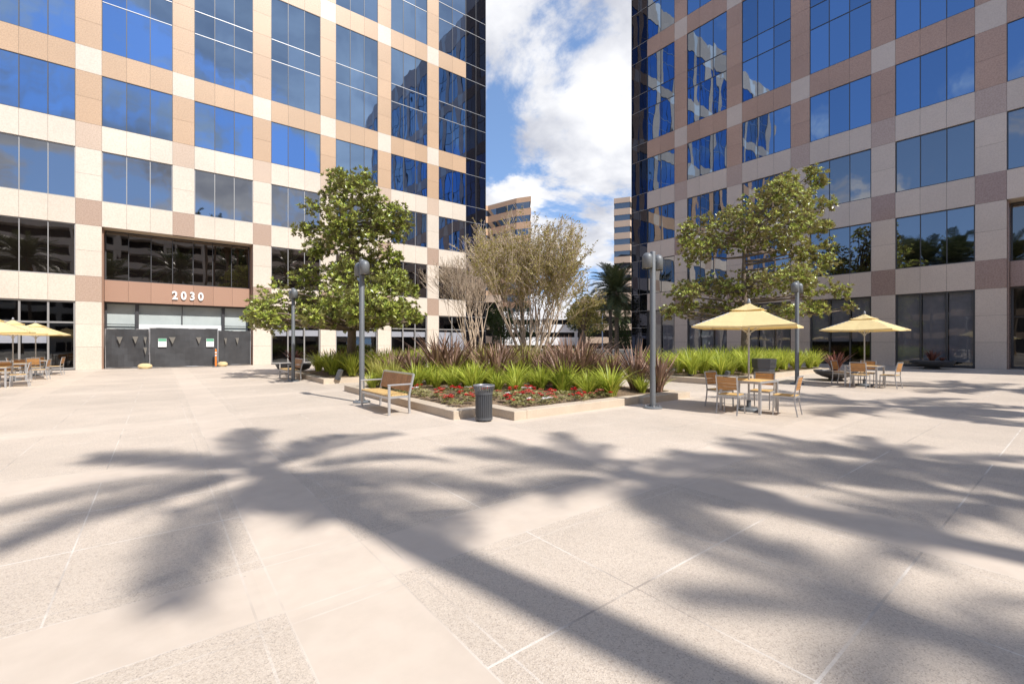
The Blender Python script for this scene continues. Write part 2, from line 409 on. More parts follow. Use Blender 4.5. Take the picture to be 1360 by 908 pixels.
def office(label, mp, flip, pillars, bays, dark, datum, gz, mats, entrance, frame_low, ground_style, ground_split):
    """mp(s,d,z): s along the front, d outward. pillars: [(s0,s1)], bays: [(s0,s1,panes)], entrance (s0,s1)"""
    root = thing('office_building', label, 'office building')
    ml, mpk, mm, mbn = mats
    e0, e1 = entrance
    MB_box = MB.box
    def sbox(mb, s0, s1, d0, d1, z0, z1, m=0):
        a = mp(s0, d0, z0); b = mp(s1, d1, z1)
        mb.box(a[0], b[0], a[1], b[1], a[2], b[2], m)
    G = 0.006
    cl = MB(); LI, PI_, MI, BR = 0, 1, 2, 3
    rr = random.Random(3)
    def panel(s0, s1, z0, z1, m, dep=0.30):
        sbox(cl, s0+G, s1-G, -dep, rr.uniform(-0.0015, 0.0015), z0+G, z1-G, m)
    def hidden(s0, s1): return s0 > e0-0.01 and s1 < e1+0.01
    # pillars
    for (p0, p1) in pillars:
        gb = gz
        if not hidden(p0, p1):
            n = 3
            for i in range(n):
                panel(p0, p1, gb+(datum+Z0-gb)*i/n, gb+(datum+Z0-gb)*(i+1)/n, LI)
        for (nm, k0, k1) in ROWS:
            if hidden(p0, p1) and k1 <= 3: continue
            for k in range(k0, k1):
                if nm[0] == 'S': m = BR if k0 in (0, 3) else (MI if k0 == 6 else LI)
                elif k < 6: m = LI
                else: m = PI_
                panel(p0, p1, datum+zk(k), datum+zk(k+1), m)
    # spandrels
    for (b0, b1, n) in bays:
        for (nm, k0, k1) in ROWS:
            if nm[0] != 'S': continue
            if hidden(b0, b1) and k0 == 0: continue
            for k in range(k0, k1):
                for i in range(n):
                    panel(b0+(b1-b0)*i/n, b0+(b1-b0)*(i+1)/n, datum+zk(k), datum+zk(k+1), LI if k0 <= 6 else PI_)
    cl.build('stone_cladding', [ml, mpk, mm, mbn], root)
    # joints backing, core
    smin = min(p[0] for p in pillars); smax = max(max(b[1] for b in bays), max(p[1] for p in pillars))
    bk = MB()
    for (p0, p1) in pillars:
        zb = datum+zk(3) if hidden(p0, p1) else gz
        sbox(bk, p0+0.02, p1-0.02, -0.28, -0.012, zb, datum+zk(29)-0.02)
    for (b0, b1, n) in bays:
        for (nm, k0, k1) in ROWS:
            if nm[0] == 'S' and not (hidden(b0, b1) and k0 == 0):
                sbox(bk, b0-0.02, b1+0.02, -0.278, -0.014, datum+zk(k0)+0.02, datum+zk(k1)-0.02)
    bk.build('joint_sealant', M['joint'], root)
    co = MB()
    sbox(co, smin, smax, -24, -0.31, datum+zk(4)-0.7, datum+zk(29)-0.5)
    sbox(co, smin, e0-0.05, -24, -0.32, datum+zk(0)+0.05, datum+zk(4)-0.72)
    sbox(co, e1+0.05, smax, -24, -0.32, datum+zk(0)+0.05, datum+zk(4)-0.72)
    sbox(co, smin, smax, -24, -4.2, gz-0.3, datum+zk(4)-0.74)
    co.build('core_wall', M['core'], root)
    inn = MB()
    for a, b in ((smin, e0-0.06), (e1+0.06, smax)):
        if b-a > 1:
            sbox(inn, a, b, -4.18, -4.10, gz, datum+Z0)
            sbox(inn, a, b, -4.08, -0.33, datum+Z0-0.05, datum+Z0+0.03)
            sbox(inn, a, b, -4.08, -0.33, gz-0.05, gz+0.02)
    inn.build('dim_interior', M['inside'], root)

    # windows
    def window(b0, b1, n, z0, z1, gm, fm, rec, transoms=(), fw=0.05, tm=None, mull=0.022, tw=0.022):
        gmb = MB()
        zs = [z0] + list(transoms) + [z1]
        for i in range(n):
            s0 = b0+(b1-b0)*i/n; s1 = b0+(b1-b0)*(i+1)/n
            for j in range(len(zs)-1):
                t = rr.uniform(-0.005, 0.005); t2 = rr.uniform(-0.004, 0.004)
                a, b = zs[j]+0.008, zs[j+1]-0.008
                gmb.quad(mp(s0+0.01, -rec-t-t2, a), mp(s1-0.01, -rec+t-t2, a), mp(s1-0.01, -rec+t+t2, b), mp(s0+0.01, -rec-t+t2, b)) if not flip else \
                gmb.quad(mp(s1-0.01, -rec+t-t2, a), mp(s0+0.01, -rec-t-t2, a), mp(s0+0.01, -rec-t+t2, b), mp(s1-0.01, -rec+t+t2, b))
        w = gmb.build('window', gm, root)
        fr = MB()
        d0, d1 = -rec-0.05, -rec+0.035
        sbox(fr, b0+0.001, b0+fw, d0, d1, z0, z1); sbox(fr, b1-fw, b1-0.001, d0, d1, z0, z1)
        sbox(fr, b0+fw, b1-fw, d0, d1-0.002, z0, z0+fw); sbox(fr, b0+fw, b1-fw, d0, d1-0.002, z1-fw, z1)
        for i in range(1, n):
            s = b0+(b1-b0)*i/n
            sbox(fr, s-mull, s+mull, d0+0.01, -rec+0.022, z0+fw, z1-fw)
        fr.build('frame', fm, w)
        if transoms:
            for t in transoms:
                tb = MB(); sbox(tb, b0+fw, b1-fw, d0+0.02, -rec+0.03, t-tw, t+tw)
                tb.build('transom', tm or fm, w)
        return w
    low = frame_low
    for (b0, b1, n) in bays:
        ent = hidden(b0, b1)
        if not ent:
            tr = (datum+Z0-1.25,) if ground_style == 'transom' else ()
            w = window(b0, b1, n, gz+0.05, datum+Z0, M['shop'], low, 0.14, tr, 0.09, None, 0.045, 0.05)
            bl = MB()
            if ground_style == 'transom':
                for i in range(n):
                    s0 = b0+(b1-b0)*i/n; s1 = b0+(b1-b0)*(i+1)/n
                    drop = ground_split(b0, i)
                    if drop: sbox(bl, s0+0.08, s1-0.08, -0.27, -0.25, datum+Z0-1.50-drop, datum+Z0-1.50)
            else:
                for i in range(n):
                    s0 = b0+(b1-b0)*i/n; s1 = b0+(b1-b0)*(i+1)/n
                    sbox(bl, s0+0.07, s1-0.07, -0.27, -0.25, gz+ground_split(b0, i), datum+Z0-0.05)
            if bl.v: bl.build('blind', M['blind'] if ground_style == 'transom' else M['shade'], w)
            window(b0, b1, n, datum+zk(1), datum+zk(3), M['bronze'] if not flip else M['grey'], low, 0.10)
        window(b0, b1, n, datum+zk(4), datum+zk(6), M['grey'], low, 0.10)
        window(b0, b1, n, datum+zk(7), datum+zk(9), M['blue'], M['frame'], 0.05, (), 0.03)
        for k in (10, 16, 22):
            window(b0, b1, n, datum+zk(k), datum+zk(k+5), M['blue'], M['frame'], 0.05, (datum+zk(k+2)-0.05, datum+zk(k+3)-0.05), 0.03,
                   M['silver'] if not flip else M['frame'])
    # dark glass corner
    d0_, d1_, n = dark
    zs = []
    for k in (0, 1, 3, 4, 6, 7, 9, 10, 12, 13, 15, 16, 18, 19, 21, 22, 24, 25, 27): zs.append(datum+zk(k))
    w = window(d0_, d1_, n, gz+0.05, datum+zk(29), M['dark'], M['frame'], 0.04, [gz+2.7]+zs, 0.03, M['silver'] if not flip else M['frameg'], 0.02, 0.016)
    w.name = 'corner_window'
    # return wall of dark glass round the corner
    rt = MB()
    a = mp(d1_, -0.05, gz); b = mp(d1_, -24, datum+zk(29))
    sbox(rt, d1_-0.06, d1_, -24, -0.09, gz, datum+zk(29)-0.01)
    rt.build('corner_glazing', M['dark'], root)
    # roof slab
    rf = MB(); sbox(rf, smin, d1_-0.07, -24, -0.35, datum+zk(29)-0.45, datum+zk(29)-0.25)
    rf.build('roof', M['core'], root)
    # far end wall
    ew = MB(); sbox(ew, smin-0.3, smin-0.002, -24, 0, gz, datum+zk(29)); ew.build('end_wall', mpk, root)

    # two-storey recessed entrance
    R = 1.3
    zt = datum+zk(3)
    for s, sg in ((e0, 1), (e1, -1)):
        rp = MB(); sbox(rp, s, s+sg*0.05, -R, -0.31, gz, datum+zk(3)-0.02)
        rp.build('entrance_return', M['red'] if not flip else mbn, root)
    fas = M['red'] if not flip else mbn
    so = MB(); sbox(so, e0, e1, -R-0.2, -0.29, zt+0.02, zt+0.10); so.build('soffit', M['soffit'], root)
    bd = MB()
    n = 7
    for i in range(n):
        s0 = e0+0.06+(e1-e0-0.12)*i/n; s1 = e0+0.06+(e1-e0-0.12)*(i+1)/n
        sbox(bd, s0+0.005, s1-0.005, -R-0.3, -0.75, datum+Z0+0.10, datum+Z0+1.42)
    bd.build('entrance_fascia', fas, root)
    w = window(e0+0.06, e1-0.06, n, datum+Z0+1.45, zt, M['bronze'], M['frame'], R-0.1, (), 0.06)
    # lower glazing
    cuts = [e0+0.06, e0+(e1-e0)*0.2, e0+(e1-e0)*0.79, e1-0.06]
    for i in range(3):
        w = window(cuts[i], cuts[i+1], 1 if i != 1 else 2, gz+0.02, datum+Z0+0.10, M['clear'] if not flip else M['shop'], M['frame'], R-0.05, (gz+2.75,), 0.09)
        if ground_style == 'transom':
            q = MB(); sbox(q, cuts[i]+0.05, cuts[i+1]-0.05, -R-0.12, -R-0.1, gz+0.1, datum+Z0); q.build('window_paper', M['paper'], w)
            if i == 1:
                q = MB(); sbox(q, cuts[i]+0.09, cuts[i+1]-0.12, -R+0.08, -R+0.10, gz+2.42, gz+2.78); q.build('paper_strip', M['white'], w)
    return root, sbox

# left building
bayL = 4.55; sL = -3.9
pil = [(sL+bayL*n, sL+bayL*n+1.15) for n in range(-4, 6)]
bay = [(p[1], p[1]+bayL-1.15, 3) for p in pil[:-1]] + [(pil[-1][1], 22.9, 2)]
def mpL(s, d, z): return (s, 36.5-d, z)
def splitL(b0, i):
    if b0 < -3: return (0.95, 0.95, 0.0)[i % 3]
    if b0 > 18: return 2.4
    return 0.45
bL, sbL = office('sunlit cream and pink stone office tower with blue windows and the numbered fenced entrance', mpL, False, pil, bay, (22.9, 25.2, 2), 0.0, 0.0,
    (M['light'], M['pink'], M['mid'], M['brown']), (sL+1.15, sL+2*bayL), M['frameg'], 'transom', splitL)
# number on the fascia
for i, ch in enumerate('2030'):
    cu = bpy.data.curves.new('number_digit', 'FONT'); cu.body = ch; cu.size = 0.74; cu.extrude = 0.035; cu.offset = 0.022
    cu.align_x = 'CENTER'
    t_ = bpy.data.objects.new('digit_outline', cu); COL.objects.link(t_)
    me = bpy.data.meshes.new_from_object(t_.evaluated_get(bpy.context.evaluated_depsgraph_get()))
    bpy.data.objects.remove(t_)
    o = bpy.data.objects.new('number_digit', me); COL.objects.link(o); o.parent = bL
    o.location = (0.78+0.47*i, 36.5+0.69, 4.46); o.rotation_euler = (radians(90), 0, 0)
    o.scale = (0.82, 1, 1)
    me.materials.clear(); me.materials.append(M['white'])

# right building
bayR = 4.46
pilR = [(2.68-bayR*5, 3.83-bayR*5)] + [(2.68+bayR*n, 3.83+bayR*n) for n in range(-4, 5)]
bayRl = [(p[1], p[1]+bayR-1.15, 3) for p in pilR[:-1]] + [(pilR[-1][1], 24.38, 2)]
def mpR(s, d, z): return (34.3-d, s, z)
def splitR(b0, i):
    rr = random.Random(int(b0*10))
    return 1.45 if 6 < b0 < 12 else 0.15 + 0.25*rr.random()
bR, sbR = office('shaded pink stone office tower with dark framed blue windows and black glass corner', mpR, True, pilR, bayRl, (24.38, 26.1, 2), 0.40, 0.22,
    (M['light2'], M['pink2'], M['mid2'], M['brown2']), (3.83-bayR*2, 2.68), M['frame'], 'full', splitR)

# ------------------------------------------------------------------ construction fence at the left entrance
cf = thing('construction_fence', 'black mesh construction fence closing off the numbered entrance', 'fence', (0, 0, 0))
def fence_panel(s0, s1, y0, y1, h, seed):
    rr = random.Random(seed)
    fp = MB(); n = 14; mz = 6
    rows = []
    for j in range(mz+1):
        row = []
        for i in range(n+1):
            t = i/n
            w = 0.03*sin(t*9+seed+j)+rr.uniform(-0.012, 0.012)
            row.append((s0+(s1-s0)*t, y0+(y1-y0)*t+w, 0.07+(h-0.07+rr.uniform(-0.015, 0.015)*(j == mz))*j/mz))
        rows.append(row)
    for j in range(mz):
        for i in range(n):
            fp.quad(rows[j][i], rows[j][i+1], rows[j+1][i+1], rows[j+1][i])
    o = fp.build('mesh_panel', M['screen'], cf, smooth=True)
    ps = MB()
    ps.tube([(s0, y0, 0.02), (s0, y0, h)], 0.024, 6); ps.tube([(s1, y1, 0.02), (s1, y1, h)], 0.024, 6)
    ps.tube([(s0, y0+0.03, h-0.02), (s1, y1+0.03, h-0.02)], 0.02, 6)
    ps.tube([(s0, y0+0.03, 0.06), (s1, y1+0.03, 0.06)], 0.02, 6)
    ps.build('fence_frame', M['alu'], o)
fence_panel(-2.62, -0.55, 36.9, 36.35, 2.45, 1)
fence_panel(-0.50, 3.05, 36.1, 35.95, 2.52, 2)
fence_panel(3.12, 5.1, 36.5, 36.95, 2.42, 3)
for (s, y, z, w) in ((-1.95,36.64,1.75,.2),(-1.2,36.43,1.78,.2),(-0.72,36.3,1.75,.11),(-0.72,36.3,1.1,.12),(0.62,36.02,1.75,.24),(2.0,35.96,1.75,.2),(3.55,36.55,1.7,.12),(4.25,36.7,1.72,.15)):
    fl = MB(); w *= 0.72
    fl.tri((s-w,y-0.04,z+0.2),(s+w,y-0.04,z+0.2),(s+w*0.1,y-0.13,z-0.25))
    fl.tri((s-w,y-0.045,z+0.2),(s+w*0.1,y-0.135,z-0.25),(s-w*0.5,y-0.05,z))
    fl.build('wind_flap', M['flap'], cf)
for (s, y, lb) in ((0.12, 36.0, 'white paper notice with green heading on the fence nearer the tan sandbag and digit two'), (2.62, 35.89, 'white paper notice with green heading on the fence beside the orange post')):
    q = MB(); q.box(s-0.21, s+0.21, y-0.006, y, 1.32, 1.86, 0)
    q.box(s-0.20, s+0.20, y-0.010, y-0.0065, 1.68, 1.85, 1)
    for i in range(4): q.box(s-0.16, s+0.16-0.05*(i % 2), y-0.010, y-0.0065, 1.60-0.06*i, 1.617-0.06*i, 2)
    tag(q.build('paper_notice', [M['white'], M['green'], M['printgrey']]), lb, 'notice', 'notices on the fence')
def sandbag(x, y, rz, lb, sx):
    q = MB(); nu, nv = 20, 10
    def pt(i, j):
        a = 2*pi*i/nu; t = pi*j/nv
        ex = lambda v, p: math.copysign(abs(v)**p, v)
        return (sx*ex(sin(t),.7)*ex(cos(a),.8), 0.22*ex(sin(t),.7)*ex(sin(a),.8), 0.15+0.155*ex(cos(t),.9)*(1+0.15*sin(3*a)) )
    for j in range(nv):
        for i in range(nu):
            q.quad(pt(i, j+1), pt(i+1, j+1), pt(i+1, j), pt(i, j))
    tag(q.build('sandbag', M['sand'], None, True, (x, y, 0), rz), lb, 'sandbag', 'sandbags holding down the fence')
sandbag(-0.72, 35.7, 0.2, 'tan sandbag at the fence corner, nearer the plain stone pillar with cafe tables', 0.36)
sandbag(3.3, 35.75, -0.3, 'smaller tan sandbag at the foot of the fence beside the orange post', 0.30)
de = thing('delineator_post', 'orange plastic delineator post with white bands before the fence', 'post', (2.9, 35.45, 0))
q = MB(); q.lathe([(0.055,0.04),(0.05,0.5),(0.048,1.05),(0.05,1.12),(0.03,1.18),(0,1.19)], 14); q.build('post_tube', M['orange'], de, True)
q = MB()
for z in (0.72, 0.90): q.lathe([(0.0505,z),(0.053,z),(0.053,z+0.08),(0.0505,z+0.08)], 14)
q.build('reflective_band', M['white'], de)
q = MB(); q.lathe([(0.20,0.0),(0.20,0.03),(0.07,0.06),(0,0.06)], 16); q.build('base', M['bin'], de)

# ------------------------------------------------------------------ planters (kerb + soil)
def planter(name, label, kerbs, poly, soil_h, hump):
    """poly: soil outline; kerbs: boxes (x0,x1,y0,y1,h)"""
    root = thing(name, label, 'planter')
    kb = MB()
    for (x0, x1, y0, y1, h) in kerbs: kb.box(x0, x1, y0, y1, -0.05, h)
    bevel(kb.build('kerb', M['kerb'], root), 0.012, 2)
    so = MB()
    x0, x1, y0, y1 = poly
    rr = random.Random(len(name)+int(x0))
    nx = int((x1-x0)/0.35)+1; ny = int((y1-y0)/0.35)+1
    P = {}
    for i in range(nx+1):
        for j in range(ny+1):
            x = x0+(x1-x0)*i/nx; y = y0+(y1-y0)*j/ny
            e = min(i, nx-i, j, ny-j)
            P[i, j] = (x, y, soil_h + (0 if e == 0 else rr.uniform(-0.015, 0.03)) + hump*min(1, e*0.35/2.5))
    for i in range(nx):
        for j in range(ny):
            so.quad(P[i,j], P[i+1,j], P[i+1,j+1], P[i,j+1])
    so.build('mulch', M['soil'], root, True)
    return root
H = 0.19
CU0, CU1, CV0, CV1 = 4.87, 12.3, 7.4, 15.4
W = 0.34
planter('centre_planter', 'large kerbed planter with red bedding flowers and bronze flax in the middle of the plaza',
    [(CU0, CU0+W, 8.25+W, CV1, H), (CU0, 5.83, 8.25, 8.25+W-0.003, H-0.004), (5.83-0.003+0.0, 5.83+W, CV0, 8.25+W-0.006, H-0.002), (5.83+W+0.003, 10.05, CV0, CV0+W, H), (10.05+0.003, CU1, CV0-0.14, CV0+W, H-0.01),
     (CU1-W, CU1, CV0+W+0.003, CV1, H), (CU0+W+0.003, CU1-W-0.003, CV1-W, CV1, H)], (CU0+0.02, CU1-0.1, 8.30, CV1-0.1), 0.14, 0.12)
# strip of soil right of the notch
so = MB(); so.box(5.9, CU1-0.2, CV0+0.1, 8.31, 0.05, 0.138)
so.build('mulch_strip', M['soil'], bpy.data.objects['centre_planter'])
planter('side_planter', 'kerbed planter of lime grass under the tall conical magnolia by the sunlit tower',
    [(5.03, 5.03+W, 18.4+W+0.003, 24.6, H), (5.03, 12.4, 18.4, 18.4+W, H), (12.06, 12.4, 18.4+W+0.003, 24.6, H), (5.37+0.003, 12.06-0.003, 24.26, 24.6, H)], (5.1, 12.3, 18.5, 24.5), 0.14, 0.2)
planter('side_planter', 'kerbed planter of lime grass under the spreading magnolia behind the umbrella table',
    [(16.4, 16.4+W, 8.4+W+0.003, 10.9, H+0.06), (16.4, 27.5, 8.4, 8.4+W, H+0.08), (27.16, 27.5, 8.4+W+0.003, 12.6, H+0.1), (16.4, 27.157, 12.26, 12.6, H+0.08), (16.4, 16.4+W, 10.903, 12.257, H+0.06)], (16.5, 27.4, 8.5, 12.5), 0.20, 0.2)

# ------------------------------------------------------------------ plants
def blade_clump(n, h, spread, w, rr, droop=0.5, hvar=0.4, twist=0.4, seg=5):
    q = MB()
    for i in range(n):
        a = rr.uniform(0, 2*pi); lean = rr.random()**0.8*spread
        hh = h*(1-hvar*rr.random())
        r0 = rr.random()*0.12
        bx, by = r0*cos(a+rr.uniform(-1,1)), r0*sin(a+rr.uniform(-1,1))
        dx, dy = cos(a), sin(a)
        fa = a+pi/2+rr.uniform(-twist, twist)
        px, py = cos(fa), sin(fa)
        L_, R_ = [], []
        dr = droop*rr.uniform(0.4, 1.3)
        for j in range(seg+1):
            t = j/seg
            out = lean*hh*(t**1.4)*(1+dr*t)
            z = hh*(t - dr*0.42*lean*t**3)
            ww = w*(1-t**2.2)*(0.6+0.8*min(1, t*3))*0.5 + 0.001
            L_.append((bx+dx*out+px*ww, by+dy*out+py*ww, z)); R_.append((bx+dx*out-px*ww, by+dy*out-py*ww, z))
        n0 = len(q.v)
        for j in range(seg+1): q.v += [L_[j], R_[j]]
        for j in range(seg):
            q.f.append((n0+2*j, n0+2*j+1, n0+2*j+3, n0+2*j+2)); q.m.append(0)
    return q

def proto_set(name, mats, n, args, seeds):
    res = []
    for sd in seeds:
        me = blade_clump(*args[:4], random.Random(sd), *args[4:])
        res.append(me)
    return res

def mesh_of(mb, name, mats, smooth=True):
    me = bpy.data.meshes.new(name); me.from_pydata(mb.v, [], mb.f)
    if not isinstance(mats, (list, tuple)): mats = [mats]
    for q in mats: me.materials.append(q)
    if len(mats) > 1: me.polygons.foreach_set('material_index', mb.m)
    if smooth: me.polygons.foreach_set('use_smooth', [True]*len(mb.f))
    me.update(); return me

def inst(name, me, loc, rz, sc, label, cat, group):
    o = bpy.data.objects.new(name, me); COL.objects.link(o)
    o.location = loc; o.rotation_euler = (0, 0, rz); o.scale = sc if isinstance(sc, tuple) else (sc,)*3
    return tag(o, label, cat, group)

grassM = [mesh_of(blade_clump(150, 0.98, 0.72, 0.027, random.Random(s), 0.7, 0.6), 'grass_clump', M['lime']) for s in (1,2,3,4)]
oliveM = [mesh_of(blade_clump(150, 1.15, 0.42, 0.022, random.Random(s), 0.4, 0.5), 'grass_clump_tall', M['olive']) for s in (5,6,7)]
flaxM = [mesh_of(blade_clump(85, 1.5, 0.68, 0.05, random.Random(s), 0.45, 0.55, 0.6), 'flax_clump', M['flax']) for s in (8,9,10,11)]
cordM = [mesh_of(blade_clump(60, 0.85, 0.95, 0.05, random.Random(s), 0.1, 0.35, 0.5), 'cordyline', M['cord']) for s in (12,13)]

def soil_z(x, y, x0, x1, y0, y1, base, hump):
    e = min(x-x0, x1-x, y-y0, y1-y)
    return base + hump*max(0, min(1, e/2.5)) - 0.02

pr = random.Random(21)
def cz(x, y): return soil_z(x, y, CU0, CU1, 8.3, CV1, 0.14, 0.12)
# front row: lime grass in the centre planter along the back of the flower triangle (x+y about 21.6)
def along(total, t): return ((total)/2 - t/2.0, total/2 + t/2.0)   # t = y-x
for row, tot in enumerate((18.1, 18.9, 19.8, 21.6, 23.4)):
    t = -5.4 + 0.3*row
    while t < 9.6:
        x, y = along(tot+pr.uniform(-0.42,0.42), t)
        if CU0+0.45 < x < CU1-0.35 and CV0+0.5 < y < CV1-0.4 and pr.random() < 0.9:
            inst('grass_clump', pr.choice(grassM), (x, y, cz(x, y)), pr.uniform(0, 6.3), pr.uniform(0.62, 1.1), 'lime green strappy grass clump in the front row of the centre planter', 'grass clump', 'lime grass clumps in the centre planter')
        t += pr.uniform(0.75, 1.05)
# bronze flax, second row
flax_spots = []
for tot in (20.2, 21.2, 22.3, 23.6):
    t = -5.0 + pr.uniform(0, .5)
    while t < 9:
        x, y = along(tot+pr.uniform(-0.55,0.55), t)
        if CU0+0.6 < x < CU1-0.4 and CV0+0.5 < y < CV1-0.4 and pr.random() < 0.62: flax_spots.append((x, y))
        t += pr.uniform(0.95, 1.45)
flax_spots += [(11.75, 7.95), (11.5, 8.6), (9.7, 10.0)]
for (x, y) in flax_spots:
    inst('flax_clump', pr.choice(flaxM), (x, y, cz(x, y)), pr.uniform(0, 6.3), pr.uniform(0.85, 1.35), 'bronze flax clump with sword leaves behind the lime grass of the centre planter', 'flax', 'bronze flax clumps in the centre planter')
# tall yellow-green grass at the back
for tot in (22.0, 23.0, 24.3, 25.2, 26.2, 27.2):
    t = -4.5
    while t < 6:
        x, y = along(tot+pr.uniform(-0.2,0.2), t)
        if CU0+0.4 < x < CU1-0.3 and CV0+0.4 < y < CV1-0.4:
            inst('tall_grass_clump', pr.choice(oliveM), (x, y, cz(x, y)), pr.uniform(0, 6.3), pr.uniform(0.8, 1.3), 'tall yellow green grass clump behind the flax of the centre planter', 'grass clump', 'tall grass clumps in the centre planter')
        t += pr.uniform(0.8, 1.1)
# grass up the left kerb of the centre planter
for y in (15.0, 14.2, 13.4):
    x = CU0+0.75+pr.uniform(0, .4)
    inst('tall_grass_clump', pr.choice(oliveM), (x, y, 0.13), pr.uniform(0, 6.3), pr.uniform(0.8, 1.0), 'tall yellow green grass clump behind the flax of the centre planter', 'grass clump', 'tall grass clumps in the centre planter')
# side planters
def fill(x0, x1, y0, y1, step, base, meshes, nm, label, group, smin, smax, skip=0.1, cat='grass clump'):
    y = y0
    while y < y1:
        x = x0 + pr.uniform(0, step*0.6)
        while x < x1:
            if pr.random() > skip:
                px, py = x+pr.uniform(-.15,.15), y+pr.uniform(-.15,.15)
                inst(nm, pr.choice(meshes), (px, py, base), pr.uniform(0, 6.3), pr.uniform(smin, smax), label, cat, group)
            x += step*pr.uniform(0.85, 1.15)
        y += step
fill(5.8, 12.0, 19.1, 23.9, 0.98, 0.22, grassM, 'grass_clump', 'lime green strappy grass clump under the conical magnolia by the sunlit tower', 'lime grass clumps under the conical magnolia', 1.0, 1.35, 0.12)
fill(16.9, 27.0, 8.95, 12.1, 0.95, 0.34, grassM, 'grass_clump', 'lime green strappy grass clump under the spreading magnolia by the shaded tower', 'lime grass clumps under the spreading magnolia', 0.95, 1.3, 0.10)
# flax and grass in a bed behind, between the two magnolias
fill(7.5, 15.5, 15.9, 17.2, 1.2, 0.0, flaxM, 'flax_clump', 'bronze flax clump in the rear bed behind the centre planter', 'bronze flax clumps in the rear bed', 0.8, 1.05, 0.25, 'flax')
fill(12.9, 16.0, 12.6, 16.5, 1.0, 0.0, oliveM, 'tall_grass_clump', 'tall yellow green grass clump at the foot of the pale many stemmed tree', 'tall grass clumps round the many stemmed tree', 0.9, 1.2, 0.2)
bed = MB(); bed.box(7.2, 16.2, 15.6, 17.6, -0.05, 0.06); bed.box(12.6, 16.2, 12.3, 15.597, -0.05, 0.058)
tag(bed.build('rear_bed', M['soil']), 'low mulch bed behind the centre planter with flax and tall grass', 'flower bed')

# bedding flowers in the front triangle
def bedding(rr, fl, nfl):
    q = MB()
    for i in range(36):
        a = rr.uniform(0, 2*pi); r_ = 0.13*sqrt(rr.random()); z = 0.06+0.10*(1-(r_/0.13)**2)*rr.uniform(0.5, 1)
        c = Vector((r_*cos(a), r_*sin(a), z)); d = Vector((cos(a), sin(a), rr.uniform(-0.1, 0.6))).normalized()
        s_ = d.cross(Vector((0,0,1))).normalized(); l = rr.uniform(0.045, 0.07)
        up = Vector((0,0,0.012))
        q.tri(tuple(c-d*l*0.4), tuple(c+s_*l*0.45+up), tuple(c+d*l)); q.tri(tuple(c-d*l*0.4), tuple(c+d*l), tuple(c-s_*l*0.45+up))
    for i in range(nfl):
        a = rr.uniform(0, 2*pi); r_ = 0.10*sqrt(rr.random()); z = 0.15+rr.uniform(0, 0.05)
        c = Vector((r_*cos(a), r_*sin(a), z))
        for k in range(5):
            b_ = 2*pi*k/5+a; l = 0.034
            p1 = c+Vector((cos(b_-.55)*l, sin(b_-.55)*l, 0.012)); p2 = c+Vector((cos(b_+.55)*l, sin(b_+.55)*l, 0.012)); p3 = c+Vector((cos(b_)*l*1.35, sin(b_)*l*1.35, 0.0))
            q.quad(tuple(c-Vector((0,0,0.02))), tuple(p1), tuple(p3), tuple(p2), fl)
    return q
begM = []
for s in range(9):
    rr = random.Random(60+s)
    kind = (1, 1, 1, 2, 3, 0, 0, 2, 1)[s]
    begM.append((mesh_of(bedding(rr, max(1, kind), 0 if kind == 0 else rr.randint(3, 5)), 'bedding_plant', [M['begl'], M['redfl'], M['pinkfl'], M['whitefl']]), kind))
blab = ('leafy bedding plant without flowers in the front flower bed', 'bedding plant with red blooms in the front flower bed', 'bedding plant with coral blooms in the front flower bed', 'bedding plant with white blooms in the front flower bed')
bgrp = ('bedding plants without flowers', 'red bedding plants', 'coral bedding plants', 'white bedding plants')
nb = 0
x = CU0+0.5
while x < CU1-0.4:
    y = CV0+0.5+pr.uniform(0, .2)
    while y < CV1:
        if x+y < 17.7 and not (x < 6.3 and y < 8.75) and pr.random() < 0.86:
            me, kd = pr.choice(begM)
            px, py = x+pr.uniform(-.12,.12), y+pr.uniform(-.12,.12)
            inst('bedding_plant', me, (px, py, max(0.135, cz(px, py)+0.02)), pr.uniform(0, 6.3), pr.uniform(0.85, 1.35), blab[kd], 'flower', bgrp[kd]); nb += 1
        y += 0.32
    x += 0.32

# ------------------------------------------------------------------ trees
def leaf(q, c, d, n, l, w, m=0):
    s_ = d.cross(n)
    if s_.length < 1e-4: s_ = d.orthogonal()
    s_.normalize()
    b_ = c; t = c+d*l; mid = c+d*(l*0.5)+n*(w*0.15)
    n0 = len(q.v)
    q.v += [tuple(b_), tuple(mid+s_*w*0.5), tuple(t-n*l*0.06), tuple(mid-s_*w*0.5), tuple(c+d*(l*0.5)-n*(w*0.08))]
    q.f += [(n0, n0+1, n0+2, n0+4), (n0, n0+4, n0+2, n0+3)]; q.m += [m, m]

